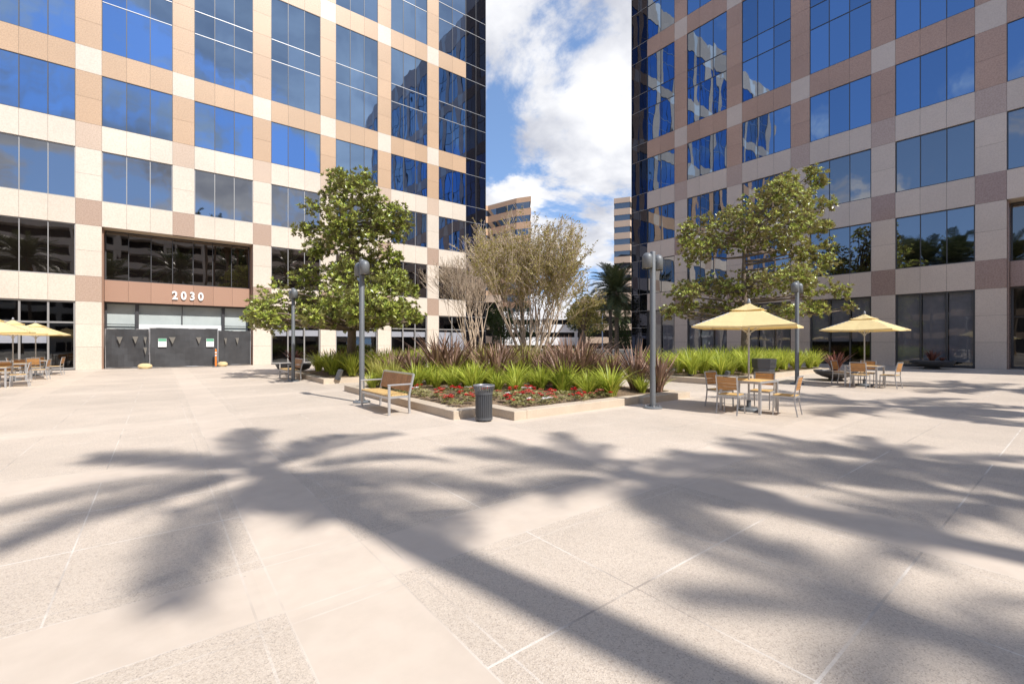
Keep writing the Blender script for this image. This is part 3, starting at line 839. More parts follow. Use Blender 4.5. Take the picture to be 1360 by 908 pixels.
def magnolia(label, base, lobes, scale, zx, zy0, yscale, trunk_top, seed, leafm, dens, depth=0.85):
    """lobes: (x, y, r) in an outline's own units about the trunk; each gets depth copies to fill a round crown"""
    rr = random.Random(seed)
    bx, by, bz = base
    root = thing('magnolia_tree', label, 'tree', (bx, by, bz))
    balls = []
    for (lx, ly, lr) in lobes:
        a = (lx-zx)*scale; z = (zy0-ly)*scale; r_ = lr*scale
        near = [abs(l[0]-zx)*scale for l in lobes if abs(l[1]-ly) < 60]
        R = max(near)*depth
        dep = sqrt(max(0, R*R-a*a))
        k = max(1, int(round(dep/(r_*1.1))))
        balls.append((a, rr.uniform(-.3, .3)*r_, z, r_))
        for i in range(k):
            if r_ < 0.35 and i > 0: break
            balls.append((a+rr.uniform(-.3,.3)*r_, -dep*rr.uniform(0.35,1.0), z+rr.uniform(-.5,.4)*r_, r_*rr.uniform(.7,1)))
            if rr.random() < 0.7: balls.append((a+rr.uniform(-.3,.3)*r_, dep*rr.uniform(0.35,1.0), z+rr.uniform(-.4,.4)*r_, r_*rr.uniform(.7,1)))
    balls = [b_ for b_ in balls if not (abs(b_[0]+1.6) < 1.25 and b_[1] < -0.5)]
    balls = [(a, d+(0.45 if a < -1.0 else 0), z, r_) for (a, d, z, r_) in balls]
    def toW(a, d, z): return Vector((a*RX+d*FX, a*RY+d*FY, z))
    tr = MB()
    tops = [(0,0,-0.1),(0.03,0,trunk_top*0.15),(0.08,0.05,trunk_top*0.4),(-0.02,0.05,trunk_top*0.7),(0.1,0,trunk_top)]
    tr.tube([toW(*t) for t in tops], [0.27,0.2,0.16,0.10,0.03], 10)
    for (a, d, z, r_) in balls:
        if rr.random() < 0.4: continue
        zs = max(2.0, min(z-0.13*sqrt(a*a+d*d), trunk_top*0.93))
        rt = 0.02+0.035*min(1.6, sqrt(a*a+d*d)/2)
        p0 = toW(0.05, 0.02, zs); p3 = toW(a, d, z)
        p1 = p0.lerp(p3, 0.35)+Vector((rr.uniform(-.15,.15), rr.uniform(-.15,.15), rr.uniform(-.15,.1)))
        p2 = p0.lerp(p3, 0.7)+Vector((rr.uniform(-.15,.15), rr.uniform(-.15,.15), rr.uniform(-.1,.15)))
        tr.tube([p0, p1, p2, p3], [rt, rt*0.75, rt*0.5, 0.008], 5)
    q = MB()
    for (a, d, z, r_) in balls:
        c = toW(a, d, z)
        n = max(6, int(dens*r_*r_))
        for i in range(n):
            v = Vector((rr.gauss(0,1), rr.gauss(0,1), rr.gauss(0,1))).normalized()
            rad = r_*(0.35+0.85*rr.random()**0.7)
            p = c+Vector((v.x, v.y, v.z*0.72))*rad
            ax = (v*0.6+Vector((rr.uniform(-.5,.5), rr.uniform(-.5,.5), 0.7))).normalized()
            t0 = c.lerp(p, 0.55)
            if i % 3 == 0: tr.tube([t0, p], [0.010, 0.005], 3, cap=False)
            o1 = ax.orthogonal().normalized(); o2 = ax.cross(o1)
            ph = rr.uniform(0, 6.3)
            for k in range(rr.randint(7, 10)):
                an = ph+k*2.4
                tilt = rr.uniform(0.35, 1.15)
                dd = (ax*cos(tilt)+(o1*cos(an)+o2*sin(an))*sin(tilt)).normalized()
                nn = (ax-dd*ax.dot(dd))
                nn = nn.normalized() if nn.length > 1e-3 else o1
                leaf(q, p+dd*0.015, dd, nn, rr.uniform(0.14, 0.23), rr.uniform(0.062, 0.095))
    tr.build('trunk', M['bark'], root, True)
    cr = q.build('crown', leafm, root)
    return root

lobL = [(490,95,32),(470,120,40),(400,110,45),(345,125,32),(440,150,55),(290,185,42),(370,190,55),(520,195,52),(600,210,42),(628,255,28),(250,270,40),(330,250,55),(440,250,65),(560,265,50),
 (290,340,50),(400,335,62),(510,350,62),(580,380,36),(240,445,48),(340,440,68),(460,430,70),(570,445,58),(615,490,38),(70,540,38),(45,600,32),(110,600,48),(200,525,52),(185,595,58),(290,560,70),(380,570,70),(480,560,72),(580,560,66),(640,590,34),(300,615,30),(420,612,34),(540,605,38)]
magnolia('tall conical glossy magnolia standing before the sunlit tower', (7.05, 21.3, 0.2), lobL, 0.01272, 430, 800, 1, 9.4, 5, M['mag'], 104)
lobR = [(590,62,38),(612,95,28),(480,88,30),(500,122,40),(560,150,52),(640,160,32),(390,150,48),(455,190,55),(560,215,56),(622,252,36),(650,310,26),(160,240,32),(230,232,54),(320,222,62),(150,290,36),(220,305,62),(320,295,62),(420,290,62),(505,300,54),(565,340,46),(625,375,40),(150,475,40),(235,450,54),(320,445,56),(420,450,62),(520,440,62),(600,470,52),(680,472,36),(715,530,22),(100,545,36),(190,530,48),(290,540,44),(620,540,34),(400,550,34)]
magnolia('broad spreading olive magnolia standing before the shaded tower', (24.4, 11.3, 0.35), lobR, 0.01355*1.10, 345, 740, 1, 7.2, 9, M['mag2'], 86, 0.6)

def many_stem(label, name, base, seed, stems, h, leafs, leafm, lean=(0.10,0.42), keep=1.0):
    rr = random.Random(seed)
    root = thing(name, label, 'tree', base)
    tr = MB(); q = MB()
    def grow(p, d, l, r, lvl):
        pts = [p]; dd = d.copy(); rads = [r]
        n = 4 if lvl < 2 else 3
        for i in range(n):
            dd = (dd+Vector((rr.gauss(0,.07), rr.gauss(0,.07), 0.03+rr.gauss(0,.04)))).normalized()
            pts.append(pts[-1]+dd*(l/n)); rads.append(max(0.0065, r*(1-0.38*(i+1)/n)))
        tr.tube(pts, rads, (8,7,5,4,3,3)[min(lvl,5)], cap=False)
        if lvl >= 2 and leafs:
            for i in range(leafs if lvl >= 4 else leafs*2//3):
                t = rr.random()**0.7; k = min(n-1, int(t*n)); c = pts[k].lerp(pts[k+1], t*n-k)
                hz = (c.z)/h
                if rr.random() > keep or rr.random() < max(0, (hz-0.70)*4): continue
                v = Vector((rr.gauss(0,1), rr.gauss(0,1), rr.gauss(0,.7)+.2)).normalized()
                leaf(q, c, v, v.orthogonal().normalized(), rr.uniform(0.06,0.105), rr.uniform(0.035,0.05))
        if lvl >= 5: return
        nc = (3, 2, 3, 3, 3)[lvl]
        for i in range(nc):
            nd = (dd+Vector((rr.gauss(0,1), rr.gauss(0,1), rr.gauss(0,.5)))*(0.22 if lvl == 0 else 0.30 if lvl < 3 else 0.40)+Vector((0,0,0.06))).normalized()
            ll = l*(rr.uniform(0.66, 0.86))
            grow(pts[-1] if i else pts[-1], nd, ll, rads[-1]*rr.uniform(0.62, 0.8), lvl+1)
            if lvl >= 2 and rr.random() < 0.42:
                k = rr.randint(1, n-1)
                grow(pts[k], nd, ll*0.7, rads[k]*0.45, lvl+2)
    for s in range(stems):
        a = 2*pi*s/stems+rr.uniform(-.3,.3)
        le = rr.uniform(*lean)
        d = Vector((cos(a)*le, sin(a)*le, 1)).normalized()
        grow(Vector((cos(a)*0.12, sin(a)*0.12, -0.05)), d, h*0.235*rr.uniform(.8,1.1), rr.uniform(0.05, 0.08), 0)
    tr.build('trunk', M['myrtle'], root, True)
    if q.v: q.build('crown', leafm, root)
    return root
many_stem('pale many stemmed tree with sparse yellow leaves between the two towers', 'crape_myrtle', (11.6, 13.6, 0.2), 4, 15, 7.3, 8, M['myl'], (0.10,0.50), 0.5)
many_stem('bare twiggy tree behind the planter against the black glass corner of the sunlit tower', 'crape_myrtle', (*cw(-2.2, 26), 0.0), 14, 8, 8.4, 0, M['myl'], (0.05, 0.42))

def palm_meshes(seed, nfr, L, nl, ll):
    rr = random.Random(seed)
    q = MB(); ry = MB()
    for i in range(nfr):
        a = i*2.39996+rr.uniform(-.2,.2); t = i/nfr
        el = radians(82-115*t+rr.uniform(-6,6)); ln = L*rr.uniform(0.85,1.05)
        p = Vector((0.12*cos(a), 0.12*sin(a), 0.3-0.5*t)); pts = [p.copy()]
        seg = 9; e = el
        side = Vector((-sin(a), cos(a), 0))
        for j in range(seg):
            e -= radians(5+4*t)*(0.4+j/seg*1.3)
            p = p+Vector((cos(a)*cos(e), sin(a)*cos(e), sin(e)))*(ln/seg); pts.append(p.copy())
        q.tube(pts, [0.03*(1-k/(seg+1.0))+0.006 for k in range(seg+1)], 3, cap=False)
        for k in range(nl):
            s = 0.12+0.88*(k+0.5)/nl; f_ = s*seg; j = min(seg-1, int(f_)); c = pts[j].lerp(pts[j+1], f_-j)
            tan = (pts[j+1]-pts[j]).normalized(); up = side.cross(tan).normalized()
            if up.z < 0: up = -up
            l = ll*(0.45+1.1*sin(pi*min(1, s*0.95+0.05))*0.6)*rr.uniform(.85,1.1)
            for sg in (-1, 1):
                d = (side*sg*0.85+tan*0.65+up*0.35+Vector((rr.uniform(-.12,.12), rr.uniform(-.12,.12), -0.12))).normalized()
                w = up.cross(d).normalized()*0.020
                e2 = c+d*l-Vector((0,0,0.06*l))
                n0 = len(q.v)
                q.v += [tuple(c-w), tuple(c+d*l*0.5+w*-1.1), tuple(e2), tuple(c+d*l*0.5+w*1.1), tuple(c+w)]
                q.f.append((n0, n0+1, n0+2, n0+3, n0+4)); q.m.append(0)
    for i in range(26):   # dry skirt
        a = rr.uniform(0, 2*pi); l = rr.uniform(.5, 1.0)
        c = Vector((0.2*cos(a), 0.2*sin(a), -0.3))
        e2 = c+Vector((cos(a)*0.35, sin(a)*0.35, -l)); s_ = Vector((-sin(a), cos(a), 0))*0.10
        q.quad(tuple(c-s_), tuple(c+s_), tuple(e2+s_*1.2), tuple(e2-s_*1.2), 1)
    return q
palmCrown = [mesh_of(palm_meshes(s, 46, 2.9, 38, 0.62), 'palm_crown', [M['palmleaf'], M['palmdry']], False) for s in (1, 2, 3)]
palmThin = [mesh_of(palm_meshes(s, 16, 2.15, 30, 0.48), 'palm_crown', [M['palmleaf'], M['palmdry']], False) for s in (4, 5, 6)]
def trunk_mesh(h, r):
    q = MB(); n = 26; rr = random.Random(int(h*10))
    q.lathe([(r*1.35,0),(r*1.1,0.5)]+[(r*(1.0-0.15*k/n)*(1.05 if k % 2 else 0.97), 0.5+(h-0.5)*k/n) for k in range(1, n+1)]+[(r*1.15,h+0.15),(0,h+0.3)], 12)
    return q
def palm(x, y, h, label, group, v=0, sc=1.0, r_=0.19, rz=None, crowns=None):
    root = thing('palm_tree', label, 'palm tree', (x, y, 0), 0, group)
    trunk_mesh(h, r_).build('trunk', M['palmbark'], root, True)
    o = bpy.data.objects.new('crown', (crowns or palmCrown)[v % 3]); COL.objects.link(o); o.parent = root
    o.location = (0, 0, h); o.rotation_euler = (0, 0, rz if rz is not None else v*1.3); o.scale = (sc,)*3
    return root

SUN = Vector((0.130, -0.6597, 0.7402)).normalized()        # towards the sun
def shadow_palm(px, py, h, label, v, sc=1.0, rz=None, r_=0.225):
    d = F*CAMH/(py-454.0); a = (px-680)/F*d
    x, y = cw(a, d)
    t = h/SUN.z
    palm(x+SUN.x*t, y+SUN.y*t, h, label, 'tall palms behind the viewpoint', v, sc, r_, rz, palmThin)
shadow_palm(355, 627, 19.0, 'tall palm behind the viewpoint shading the middle of the plaza', 1, 1.22, 0.5)
shadow_palm(845, 632, 20.0, 'taller palm behind the viewpoint whose trunk shadow crosses the paving', 1, 1.0)
shadow_palm(1240, 616, 17.5, 'palm behind the viewpoint shading the paving in front of the umbrella table', 2, 0.9)
shadow_palm(1190, 540, 14.5, 'palm beside the shaded tower shading the paving towards the second umbrella', 1, 1.5)
shadow_palm(1235, 838, 22.0, 'very tall palm behind the viewpoint shading the nearest paving', 0, 0.55, 0.4)
shadow_palm(1350, 668, 18.0, 'tall palm behind the viewpoint shading the near paving before the shaded tower', 2, 1.2)
shadow_palm(1330, 520, 12.0, 'palm close to the shaded tower entrance', 0, 1.5)
for i, (x, y, h) in enumerate(((-20,9,8.5),(-24,15,10),(-21,20.5,8.0),(-25,4,9.5),(-22,-2,11),(-27,22,9),(-14,-12,12),(-6,-18,11),(-19,-16,13),(-18,6,12.5),(-17,12,11.8),(-22,12,13.5),(-19,3,12.0),(-16,8.8,11.0),(-17,15,12.6),(-20,17,9.5),(2,-22,14),(12,-25,15),(20,-22,13))):
    palm(x, y, h, 'feathery palm in the grove across the plaza, one of a loose row', 'palms across the plaza', i, 1.3+0.12*(i % 3))

# ------------------------------------------------------------------ things behind the viewpoint that the glass reflects
def garage(name, label, x0, x1, y0, y1, nlev, lev, rx, m):
    root = thing(name, label, 'parking garage', (0,0,0), 0)
    q = MB(); v = MB()
    for k in range(nlev):
        z = lev*k
        q.box(x0, x1, y0, y1, z+lev-1.15, z+lev)
    n = int((x1-x0)/8)+1
    for i in range(n+1):
        xx = x0+(x1-x0)*i/n
        q.box(xx-0.3, xx+0.3, y1-0.9, y1-0.1, 0, lev*nlev-0.01); q.box(xx-0.3, xx+0.3, y0+0.1, y0+0.9, 0, lev*nlev-0.01)
    q.build('deck', m, root)
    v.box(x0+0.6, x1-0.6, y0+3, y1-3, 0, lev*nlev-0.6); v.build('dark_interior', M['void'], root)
    return root
garage('parking_garage', 'pale concrete parking garage across the plaza from the sunlit tower', -30, 40, -62, -44, 8, 2.95, 0, M['garage'])
garage('added_backdrop_block', 'added low pale banded block hiding the horizon from the shaded tower glass', -64, -46, -40, 70, 4, 3.6, 0, M['farlight'])  # added out of view to mask the horizon in the right tower's reflections

# ------------------------------------------------------------------ far background through the gap
def banded_tower(label, pts, h, nfl, base_z, wall, group=None, name='far_tower'):
    root = thing(name, label, 'building', (0,0,0), 0, group)
    fl = h/nfl
    q = MB(); bands = []
    n = len(pts)
    cx = sum(p[0] for p in pts)/n; cy = sum(p[1] for p in pts)/n
    def ins(p, k): return (p[0]+(cx-p[0])*k, p[1]+(cy-p[1])*k)
    for f in range(nfl):
        z0 = f*fl; za = z0+fl*0.52; z1 = z0+fl
        w = MB(); bands.append(w)
        for i in range(n):
            a, b = pts[i], pts[(i+1) % n]; ia, ib = ins(a, .012), ins(b, .012)
            q.quad((a[0],a[1],z0),(b[0],b[1],z0),(b[0],b[1],za),(a[0],a[1],za))
            q.quad((a[0],a[1],za),(b[0],b[1],za),(ib[0],ib[1],za),(ia[0],ia[1],za))
            q.quad((ia[0],ia[1],z1),(ib[0],ib[1],z1),(b[0],b[1],z1),(a[0],a[1],z1))
            L_ = sqrt((a[0]-b[0])**2+(a[1]-b[1])**2); k = max(1, int(L_/3.2))
            for j in range(k):
                def lp(u): return (ia[0]+(ib[0]-ia[0])*u, ia[1]+(ib[1]-ia[1])*u)
                p0, p1 = lp((j+0.03)/k), lp((j+0.97)/k)
                w.quad((p0[0],p0[1],za),(p1[0],p1[1],za),(p1[0],p1[1],z1),(p0[0],p0[1],z1))
    for i in range(n):
        a, b = pts[i], pts[(i+1) % n]
        q.quad((a[0],a[1],h),(b[0],b[1],h),(b[0],b[1],h+1.6),(a[0],a[1],h+1.6))
    q.f.append(tuple(range(len(q.v), len(q.v)+n))); q.m.append(0)
    q.v += [(p[0],p[1],h+1.2) for p in pts]
    q.build('wall', wall, root)
    for w in bands: w.build('window_band', M['farglass'], root)
    return root
M['farglass'] = glassmat('far_window_glass', (0.24,0.235,0.235), wav=0.0, base_mix=0.35, base=(0.05,0.05,0.055), vary=0.5)
P = [cw(-45,138), cw(-8,150), cw(1.4,142), cw(5.9,140), cw(5.9,165), cw(-45,165)]
banded_tower('distant banded pink stone tower with a chamfered corner in the gap', P, 45.2, 11, 0, M['farpink'])
P = [cw(32.7,145), cw(37.4,143), cw(42,150), cw(60,150), cw(60,170), cw(39.5,170)]
banded_tower('distant slim banded tower beside the black glass corner in the gap', P, 46.0, 12, 0, M['farlight'])
def low_block(label, a0, a1, d, dep, levels, lev, wm, name, voidh):
    root = thing(name, label, 'building')
    q = MB(); v = MB()
    c = Vector((*cw((a0+a1)/2, d+dep/2), 0))
    ax = Vector((RX, RY, 0)); ay = Vector((FX, FY, 0)); az = Vector((0,0,1))
    for k in range(levels):
        q.obox(c+az*(lev*(k+1)-(lev-voidh)/2), ax, ay, az, (a1-a0)/2, dep/2, (lev-voidh)/2)
    n = max(2, int((a1-a0)/6))
    for i in range(n+1):
        a = a0+0.4+(a1-a0-0.8)*i/n
        p = Vector((*cw(a, d+0.5), 0))
        q.obox(p+az*(lev*levels/2-0.05), ax, ay, az, 0.28, 0.3, lev*levels/2-0.05)
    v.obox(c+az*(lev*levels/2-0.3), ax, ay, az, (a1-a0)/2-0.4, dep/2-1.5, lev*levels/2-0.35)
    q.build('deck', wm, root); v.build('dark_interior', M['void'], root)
low_block('low white garage far behind the many stemmed tree', -2, 13.5, 92, 20, 3, 2.6, M['garagew'], 'low_garage', 1.0)
low_block('low pale stone garage with dark openings beside the white one', 13.9, 40, 88, 20, 4, 2.6, M['farlight'], 'low_garage', 1.4)
low_block('low tan building far behind, next to the black glass corner of the sunlit tower', -40, -2.4, 96, 20, 4, 2.9, M['farlight'], 'low_building', 1.4)

def round_tree(label, a, d, h, r, seed, lm, n=700, tr=0.16, group=None):
    rr = random.Random(seed); x, y = cw(a, d)
    root = thing('background_tree', label, 'tree', (x, y, 0), 0, group)
    q = MB(); t = MB()
    t.tube([(0,0,-.1),(0.1,0,h*0.35),(0.05,0.1,h*0.75)], [tr, tr*0.8, tr*0.3], 7)
    lb = [(rr.uniform(-.6,.6)*r, rr.uniform(-.6,.6)*r, h-r+rr.uniform(-.6,.55)*r, r*rr.uniform(.35,.6)) for _ in range(12)]
    for (lx, ly, lz, lr) in lb:
        t.tube([(0.08,0.03,h*0.4),(lx*0.5,ly*0.5,(h*0.4+lz)/2+.1),(lx,ly,lz)], [tr*0.4, tr*0.25, 0.01], 4)
        for i in range(n//12):
            v = Vector((rr.gauss(0,1), rr.gauss(0,1), rr.gauss(0,1))).normalized()
            p = Vector((lx,ly,lz))+v*lr*(0.4+0.65*rr.random())
            for k in range(3):
                d_ = Vector((rr.gauss(0,1), rr.gauss(0,1), rr.gauss(0,.7))).normalized()
                leaf(q, p, d_, d_.orthogonal().normalized(), rr.uniform(0.16,0.3), rr.uniform(0.09,0.15))
    t.build('trunk', M['bark'], root, True); q.build('crown', lm, root)
gr = 'trees far behind the planter'
round_tree('dark round tree far behind the stems of the pale tree', -1.0, 52, 6.2, 2.6, 1, M['hedge'], 900, group=gr)
round_tree('dark tree far behind, beside the black corner of the sunlit tower', -2.6, 60, 7.0, 2.4, 2, M['hedge'], 800, group=gr)
round_tree('bright green tree with a dark trunk far behind in the gap', 6.6, 42, 6.4, 2.1, 3, M['myl'], 800, 0.24, group=gr)
round_tree('dark shrubby tree in front of the low pale garage', 13.2, 78, 6.0, 2.2, 4, M['hedge'], 700, group=gr)
round_tree('small dark tree near the white garage', 3.0, 76, 6.4, 2.4, 5, M['hedge'], 700, group=gr)
palm(*cw(10.2, 44), 6.4, 'dark palm beside the black glass corner of the shaded tower', 'palms in the gap', 1, 1.05, 0.22)
round_tree('round green tree before the low tan building far behind', -5.5, 58, 7.5, 2.6, 6, M['hedge'], 800, group=gr)
round_tree('leafy mid green tree far behind between two low garages', 9.2, 62, 7.4, 2.3, 7, M['hedge'], 800, group=gr)
round_tree('low bushy green tree beside the distant street lamp', 15.0, 60, 4.6, 2.0, 8, M['hedge'], 700, group=gr)
palm(*cw(1.5, 72), 8.0, 'slim palm rising behind the pale many stemmed tree', 'palms in the gap', 0, 0.9, 0.2)
palm(*cw(12.2, 56), 8.6, 'tall feathery palm behind the dark palm in the gap', 'palms in the gap', 1, 1.05, 0.22)
palm(*cw(17.3, 74), 5.3, 'small bright palm before the low pale garage', 'palms in the gap', 2, 0.85, 0.2)

# ------------------------------------------------------------------ lamps
def make_lamp(name, label, loc, rz):
    root = thing(name, label, 'lamp post', loc, rz, 'twin headed lamp posts')
    q = MB(); q.lathe([(0,0),(0.23,0),(0.23,0.025),(0.21,0.04),(0.10,0.05),(0.10,0.07)], 24); q.build('base_plate', M['post'], root)
    q = MB()
    for k in range(4):
        a = pi/4+k*pi/2; q.lathe([(0.018,0.04),(0.018,0.075),(0,0.08)], 6, (0.165*cos(a), 0.165*sin(a), 0))
    q.build('anchor_bolt', M['alu'], root)
    q = MB(); q.lathe([(0.07,0.05),(0.07,3.86),(0.062,3.88),(0,3.885)], 20); q.build('pole', M['post'], root, True)
    for sg in (-1, 1):
        q = MB(); q.tube([(sg*0.06,0,3.66),(sg*0.12,0,3.66)], 0.035, 10); q.build('arm', M['post'], root)
        q = MB()
        c = (sg*0.215, 0, 0)
        q.lathe([(0.112,3.44),(0.125,3.44),(0.125,3.70)]+[(0.125*cos(t*pi/2/6), 3.70+0.13*sin(t*pi/2/6)) for t in range(1,7)], 22, c)
        h = q.build('lamp_head', M['post'], root, True)
        q = MB(); q.lathe([(0,3.465),(0.108,3.465),(0.108,3.50),(0,3.50)], 20, c); q.build('lens', M['lens'], h)
    return root
PV = radians(90)
lamp = make_lamp('lamp_post', 'grey twin headed lamp post beside the front bench', (4.33, 12.2, 0), PV)
dup(lamp, (4.38, 20.45, 0), PV, 'grey twin headed lamp post beside the rear bench before the conical magnolia')
dup(lamp, (9.65, 6.70, 0), 0, 'grey twin headed lamp post at the flax corner of the centre planter')
dup(lamp, (19.0, 6.85, 0.055), 0, 'grey twin headed lamp post between the two umbrella tables')
def thin_lamp(a, d, h, lb):
    x, y = cw(a, d); root = thing('street_lamp', lb, 'street lamp', (x, y, 0), 0, 'street lamps in the gap')
    q = MB(); q.lathe([(0.16,0),(0.16,0.4),(0.09,0.45),(0.065,h),(0,h+.02)], 10); q.build('pole', M['alu'], root, True)
    q = MB(); q.box(-0.75,0.75,-0.05,0.05,h,h+0.08)
    for s in (-.65, .65): q.box(s-.28, s+.28, -.2, .2, h+0.05, h+0.22)
    q.build('lamp_head', M['frame'], root)
thin_lamp(13.2, 66, 6.2, 'distant street lamp with a dark head in the gap')
thin_lamp(5.6, 70, 5.0, 'thin distant street lamp among the stems before the white garage')

# ------------------------------------------------------------------ bench, bin, bollard, planter bowls
def make_bench(label, loc, rz):
    # local: faces -x, length along y
    root = thing('bench', label, 'bench', loc, rz, 'wood and aluminium benches')
    Lh = 0.88
    for sy in (-1, 1):
        y = sy*(Lh-0.02)
        q = MB(); q.box(-0.29,-0.24,y-0.02,y+0.02,0,0.655); q.build('leg', M['alu'], root)
        q = MB(); q.tube([(0.22,y,0),(0.215,y,0.42),(0.33,y,0.90)], 0.03, 4); q.build('leg', M['alu'], root)
        q = MB(); q.box(-0.30,0.275,y-0.025,y+0.025,0.655,0.69); bevel(q.build('armrest', M['alu'], root), 0.008)
        q = MB(); q.box(-0.238,0.19,y-0.015,y+0.015,0.37,0.42); q.build('side_rail', M['alu'], root)
    q = MB(); q.box(-0.285,-0.255,-Lh+.05,Lh-.05,0.36,0.41); q.box(0.17,0.2,-Lh+.05,Lh-.05,0.36,0.41)
    q.tube([(0.325,-Lh+.03,0.895),(0.325,Lh-.03,0.895)], 0.024, 4); q.build('frame', M['alu'], root)
    q = MB(); n = 6
    for i in range(n):
        x0 = -0.285+0.47*i/n; q.box(x0+0.004, x0+0.47/n-0.004, -Lh+.03, Lh-.03, 0.425, 0.45)
    q.build('seat', M['woodp'], root)
    q = MB(); n = 15
    for i in range(n):
        y0 = -Lh+0.05+(2*Lh-0.1)*i/n; yc = y0+(2*Lh-0.1)/n/2
        q.obox((0.262,yc,0.685), Vector((cos(.23),0,-sin(.23))), Vector((0,1,0)), Vector((sin(.23),0,cos(.23))), 0.010, (2*Lh-0.1)/n/2-0.004, 0.19)
    q.build('backrest', M['woodr'], root)
    return root
bench = make_bench('wood slat bench with aluminium arms beside the front lamp post and planter kerb', (4.3, 10.5, 0), 0)
dup(bench, (4.55, 21.75, 0), 0, 'wood slat bench with aluminium arms beside the rear lamp post before the dark bowl')

def make_can(loc):
    root = thing('litter_bin', 'slatted grey steel litter bin standing in the planter corner notch', 'litter bin', loc)
    q = MB(); q.lathe([(0,0.05),(0.145,0.05),(0.15,0.56),(0.14,0.56),(0.135,0.08)], 24); q.build('liner', M['frame'], root, True)
    q = MB(); n = 26
    for i in range(n):
        a = 2*pi*i/n; ca, sa = cos(a), sin(a); R_ = Vector((ca,sa,0)); T = Vector((-sa,ca,0)); Zv = Vector((0,0,1))
        q.obox(R_*0.172+Zv*0.32, R_, T, Zv, 0.004, 0.0125, 0.25)
        d = (Zv*0.16+R_*0.055).normalized(); n_ = T.cross(d)
        q.obox(R_*0.198+Zv*0.645, n_, T, d, 0.004, 0.0125, 0.085)
    q.build('slats', M['bin'], root)
    q = MB(); q.lathe([(0.168,0.03),(0.182,0.03),(0.182,0.085),(0.168,0.085),(0.168,0.03)], 28); q.build('band', M['bin'], root)
    q = MB(); q.lathe([(0.166,0.555),(0.186,0.555),(0.186,0.61),(0.166,0.61),(0.166,0.555)], 28); q.build('band', M['bin'], root)
    q = MB(); q.lathe([(0.20,0.718),(0.222,0.718),(0.228,0.735),(0.222,0.75),(0.20,0.75),(0.20,0.718)], 28); q.build('rim', M['binlid'], root, True)
    q = MB()
    for i in range(3):
        a = 2*pi*i/3+.5; q.lathe([(0.025,0),(0.025,0.05)], 10, (0.12*cos(a), 0.12*sin(a), 0))
    q.build('foot', M['bin'], root)
make_can((5.32, 7.78, 0))

def bollard(loc, label):
    root = thing('bollard', label, 'bollard', loc)
    q = MB(); q.lathe([(0.105,0),(0.105,0.72)], 22); q.build('post_tube', M['post'], root, True)
    q = MB()
    for k in range(3): q.lathe([(0.085,0.725+.04*k),(0.104,0.725+.04*k),(0.104,0.75+.04*k),(0.085,0.75+.04*k)], 22)
    q.build('louvre', M['post'], root)
    q = MB(); q.lathe([(0.105,0.84),(0.105,0.88),(0.085,0.925),(0.045,0.95),(0,0.955)], 22); q.build('cap', M['post'], root, True)
bollard((*cw(7.35, 18.6), 0.03), 'grey round bollard before the grass behind the front umbrella table')

def recycling(loc, rz):
    root = thing('recycling_bin', 'dark grey angular recycling bin behind the front umbrella table', 'recycling bin', loc, rz)
    q = MB()
    def ring(r, z): return [(r*cos(pi/6+k*pi/3), r*sin(pi/6+k*pi/3), z) for k in range(6)]
    prof = [(0.34,0.02),(0.36,0.5),(0.36,0.62)]
    for (r0, z0), (r1, z1) in zip(prof, prof[1:]):
        A, B = ring(r0, z0), ring(r1, z1)
        for k in range(6): q.quad(A[k], A[(k+1)%6], B[(k+1)%6], B[k])
    q.build('body', M['bin'], root)
    q = MB()
    A, B, C_ = ring(0.40,0.625), ring(0.42,0.93), ring(0.42,0.97)
    for k in range(6): q.quad(A[k],A[(k+1)%6],B[(k+1)%6],B[k]); q.quad(B[k],B[(k+1)%6],C_[(k+1)%6],C_[k])
    q.f.append(tuple(range(len(q.v), len(q.v)+6))); q.m.append(0); q.v += C_
    q.f.append(tuple(reversed(range(len(q.v), len(q.v)+6)))); q.m.append(0); q.v += A
    q.build('lid', M['frame'], root)
    q = MB()
    for k in (3, 4):
        a = pi/3+k*pi/3; n_ = Vector((cos(a), sin(a), 0)); t_ = Vector((-sin(a), cos(a), 0))
        q.obox(n_*0.357+Vector((0,0,0.80)), n_, t_, Vector((0,0,1)), 0.004, 0.14, 0.05)
    q.build('slot', M['void'], root)
recycling((*cw(9.65, 17.3), 0.03), 0.4)

def bowl(loc, label, r_=0.75, h=0.42):
    root = thing('planter_bowl', label, 'planter bowl', loc)
    q = MB(); q.lathe([(0,0),(r_*0.36,0),(r_*0.36,0.06),(r_*0.30,0.10),(r_*0.62,0.17),(r_*0.88,0.27),(r_,h-0.04),(r_,h),(r_*0.93,h),(r_*0.9,h-0.06)], 36); q.build('shell', M['bowl'], root, True)
    q = MB(); q.lathe([(r_*0.91,h-0.055),(r_*0.5,h-0.02),(0,h)], 24); q.build('soil', M['soil'], root, True)
    return root
def cordyline(loc, label, k, sc):
    inst('cordyline_plant', cordM[k], loc, k*1.0, sc, label, 'cordyline', 'red cordylines in bowls')
x, y = cw(13.1, 18.3); bowl((x, y, 0.07), 'wide charcoal bowl planter behind the far umbrella table'); cordyline((x, y, 0.46), 'spiky red cordyline in the bowl behind the far umbrella table', 0, 1.0)
x, y = cw(22.5, 24.2); bowl((x, y, 0.20), 'wide charcoal bowl planter before the tall shaded windows', 0.95, 0.45); cordyline((x, y, 0.62), 'small red cordyline in the bowl before the tall shaded windows', 1, 0.75)
inst('low_red_plant', cordM[0], (x+.3, y-.35, 0.58), 1, 0.35, 'low dark red plant at the rim of the bowl before the tall windows', 'plant', None)
x, y = cw(-11.3, 23.4); bowl((x, y, 0.0), 'dark bowl planter behind the rear bench before the sunlit tower', 0.85, 0.5); cordyline((x, y, 0.48), 'dark red cordyline in the bowl behind the rear bench', 1, 1.0)
